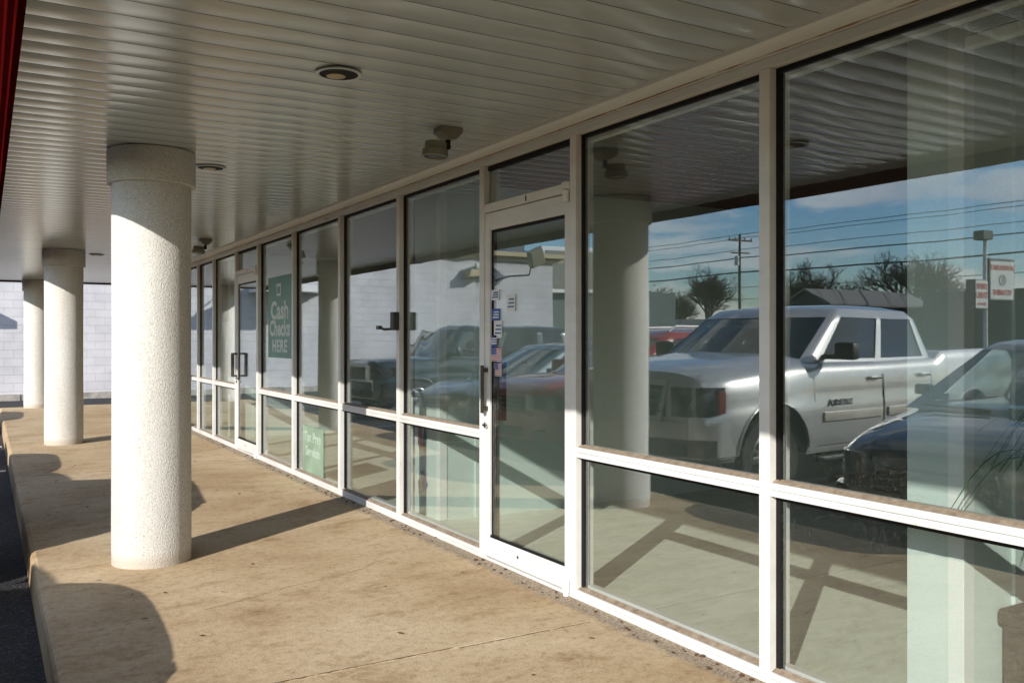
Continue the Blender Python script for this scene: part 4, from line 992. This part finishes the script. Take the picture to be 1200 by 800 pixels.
x, yy = mp(962, 66); bare_tree(13.0, .6, 12, (x, yy, LOT), 'bare tree rising behind the gable roof')
x, yy = mp(990, 70); bare_tree(11.0, .62, 41, (x, yy, LOT), 'low bare tree beside the one behind the gable')
x, yy = mp(1065, 64); bare_tree(14.0, .6, 21, (x, yy, LOT), 'rounded bare tree above the long roof')
x, yy = mp(762, 42); bare_tree(7.6, .6, 31, (x, yy, LOT), 'olive-leaved tree at the left edge of the tree line', 'oliveleaf', 22, .11)
x, yy = mp(778, 48); bare_tree(5.2, .7, 35, (x, yy, LOT), 'dark bushy evergreen below the tree line', 'darkleaf', 26, .12)
x, yy = mp(795, 50); bare_tree(4.6, .7, 37, (x, yy, LOT), 'low dark evergreen beside the brown shed', 'darkleaf', 26, .12)
x, yy = mp(700, 46); bare_tree(7.4, .6, 47, (x, yy, LOT), 'olive-leaved tree farther left along the road', 'oliveleaf', 22, .11)
# low far tree belt
rr = random.Random(90); t = MB()
for k in range(22000):
    x = rr.uniform(-112, -100); yy = rr.uniform(-60, 240); z = LOT+abs(rr.gauss(0, 1))*(1.2+1.0*noise.noise(Vector((yy*.08, 0, 3))))+rr.random(); s_ = rr.uniform(.18, .45)
    a = Vector((rr.uniform(-1, 1), rr.uniform(-1, 1), rr.uniform(-1, 1))).normalized(); b_ = a.orthogonal().normalized(); c = Vector((x, yy, z))
    t.bm.faces.new([t.bm.verts.new(c+v_) for v_ in (a*s_, b_*s_, -a*s_, -b_*s_)])
o = t.build('far_woods', M['darkleaf']); o['kind'] = 'stuff'; o['label'] = 'far dark belt of scrub and woods beyond the road'

# ------------------------------------------------------------------ sun, sky, camera
d = Vector((1, .705, -.56)).normalized()
sl = bpy.data.lights.new('sun', 'SUN'); sl.energy = 4.5; sl.angle = R(.5); sl.color = (1, .95, .87)
so = bpy.data.objects.new('sun', sl); C.objects.link(so); so.rotation_euler = d.to_track_quat('-Z', 'Y').to_euler(); so.location = (-20, -14, 12)
el = math.asin(-d.z)
w = bpy.data.worlds.new('World'); S.world = w; w.use_nodes = True; nt = w.node_tree; bg = nt.nodes['Background']
sky = N(nt, 'ShaderNodeTexSky', sky_type='NISHITA'); sky.sun_disc = False; sky.sun_elevation = el; sky.sun_rotation = math.atan2(-d.x, -d.y); sky.air_density = 1.0; sky.dust_density = .6; sky.ozone_density = 2.0
tc = N(nt, 'ShaderNodeTexCoord'); mpn = N(nt, 'ShaderNodeMapping'); mpn.inputs['Scale'].default_value = (1, 1, 3.4); nt.links.new(tc.outputs['Generated'], mpn.inputs['Vector'])
cl = nz(nt, mpn.outputs['Vector'], 4.2, 9, .55, .2)
mask = ramp(nt, cl, [(.485, 0.0), (.53, .65), (.62, 1.0)])
sxz = N(nt, 'ShaderNodeSeparateXYZ'); nt.links.new(tc.outputs['Generated'], sxz.inputs[0])
shade = ramp(nt, nz(nt, mpn.outputs['Vector'], 6.5, 5, .5), [(.3, (5.2, 5.0, 5.2)), (.65, (9.5, 8.8, 8.3))])
hs_ = N(nt, 'ShaderNodeHueSaturation'); hs_.inputs['Saturation'].default_value = 1.15; hs_.inputs['Value'].default_value = 1.0
elv = ramp(nt, math_(nt, 'ADD', sxz.outputs['Z'], 0.0), [(.0, (.86, .95, 1.05)), (.10, (.80, .92, 1.05)), (.35, (.95, 1.0, 1.05))]); nt.links.new(mixc(nt, 1.0, sky.outputs[0], elv, 'MULTIPLY'), hs_.inputs['Color'])
nt.links.new(mixc(nt, math_(nt, 'MULTIPLY', mask, .62), hs_.outputs[0], shade), bg.inputs['Color']); bg.inputs['Strength'].default_value = .15

cam = bpy.data.cameras.new('camera'); co = bpy.data.objects.new('camera', cam); C.objects.link(co); S.camera = co
cam.sensor_width = 36; cam.lens = 36*1045/1200; cam.clip_start = .05; cam.clip_end = 2000; cam.shift_y = -3.5/1200
co.location = (0, 0, EYE); co.rotation_euler = (R(90), 0, -math.atan(618/1045))
S.view_settings.view_transform = 'Standard'; S.view_settings.look = 'None'; S.view_settings.gamma = 1; S.view_settings.exposure = .40
S.render.engine = 'CYCLES'
cy = S.cycles; cy.max_bounces = 12; cy.transparent_max_bounces = 24; cy.glossy_bounces = 8; cy.diffuse_bounces = 4; cy.use_denoising = True; cy.caustics_reflective = False; cy.caustics_refractive = False
try: cy.denoiser = 'OPENIMAGEDENOISE'
except Exception: pass
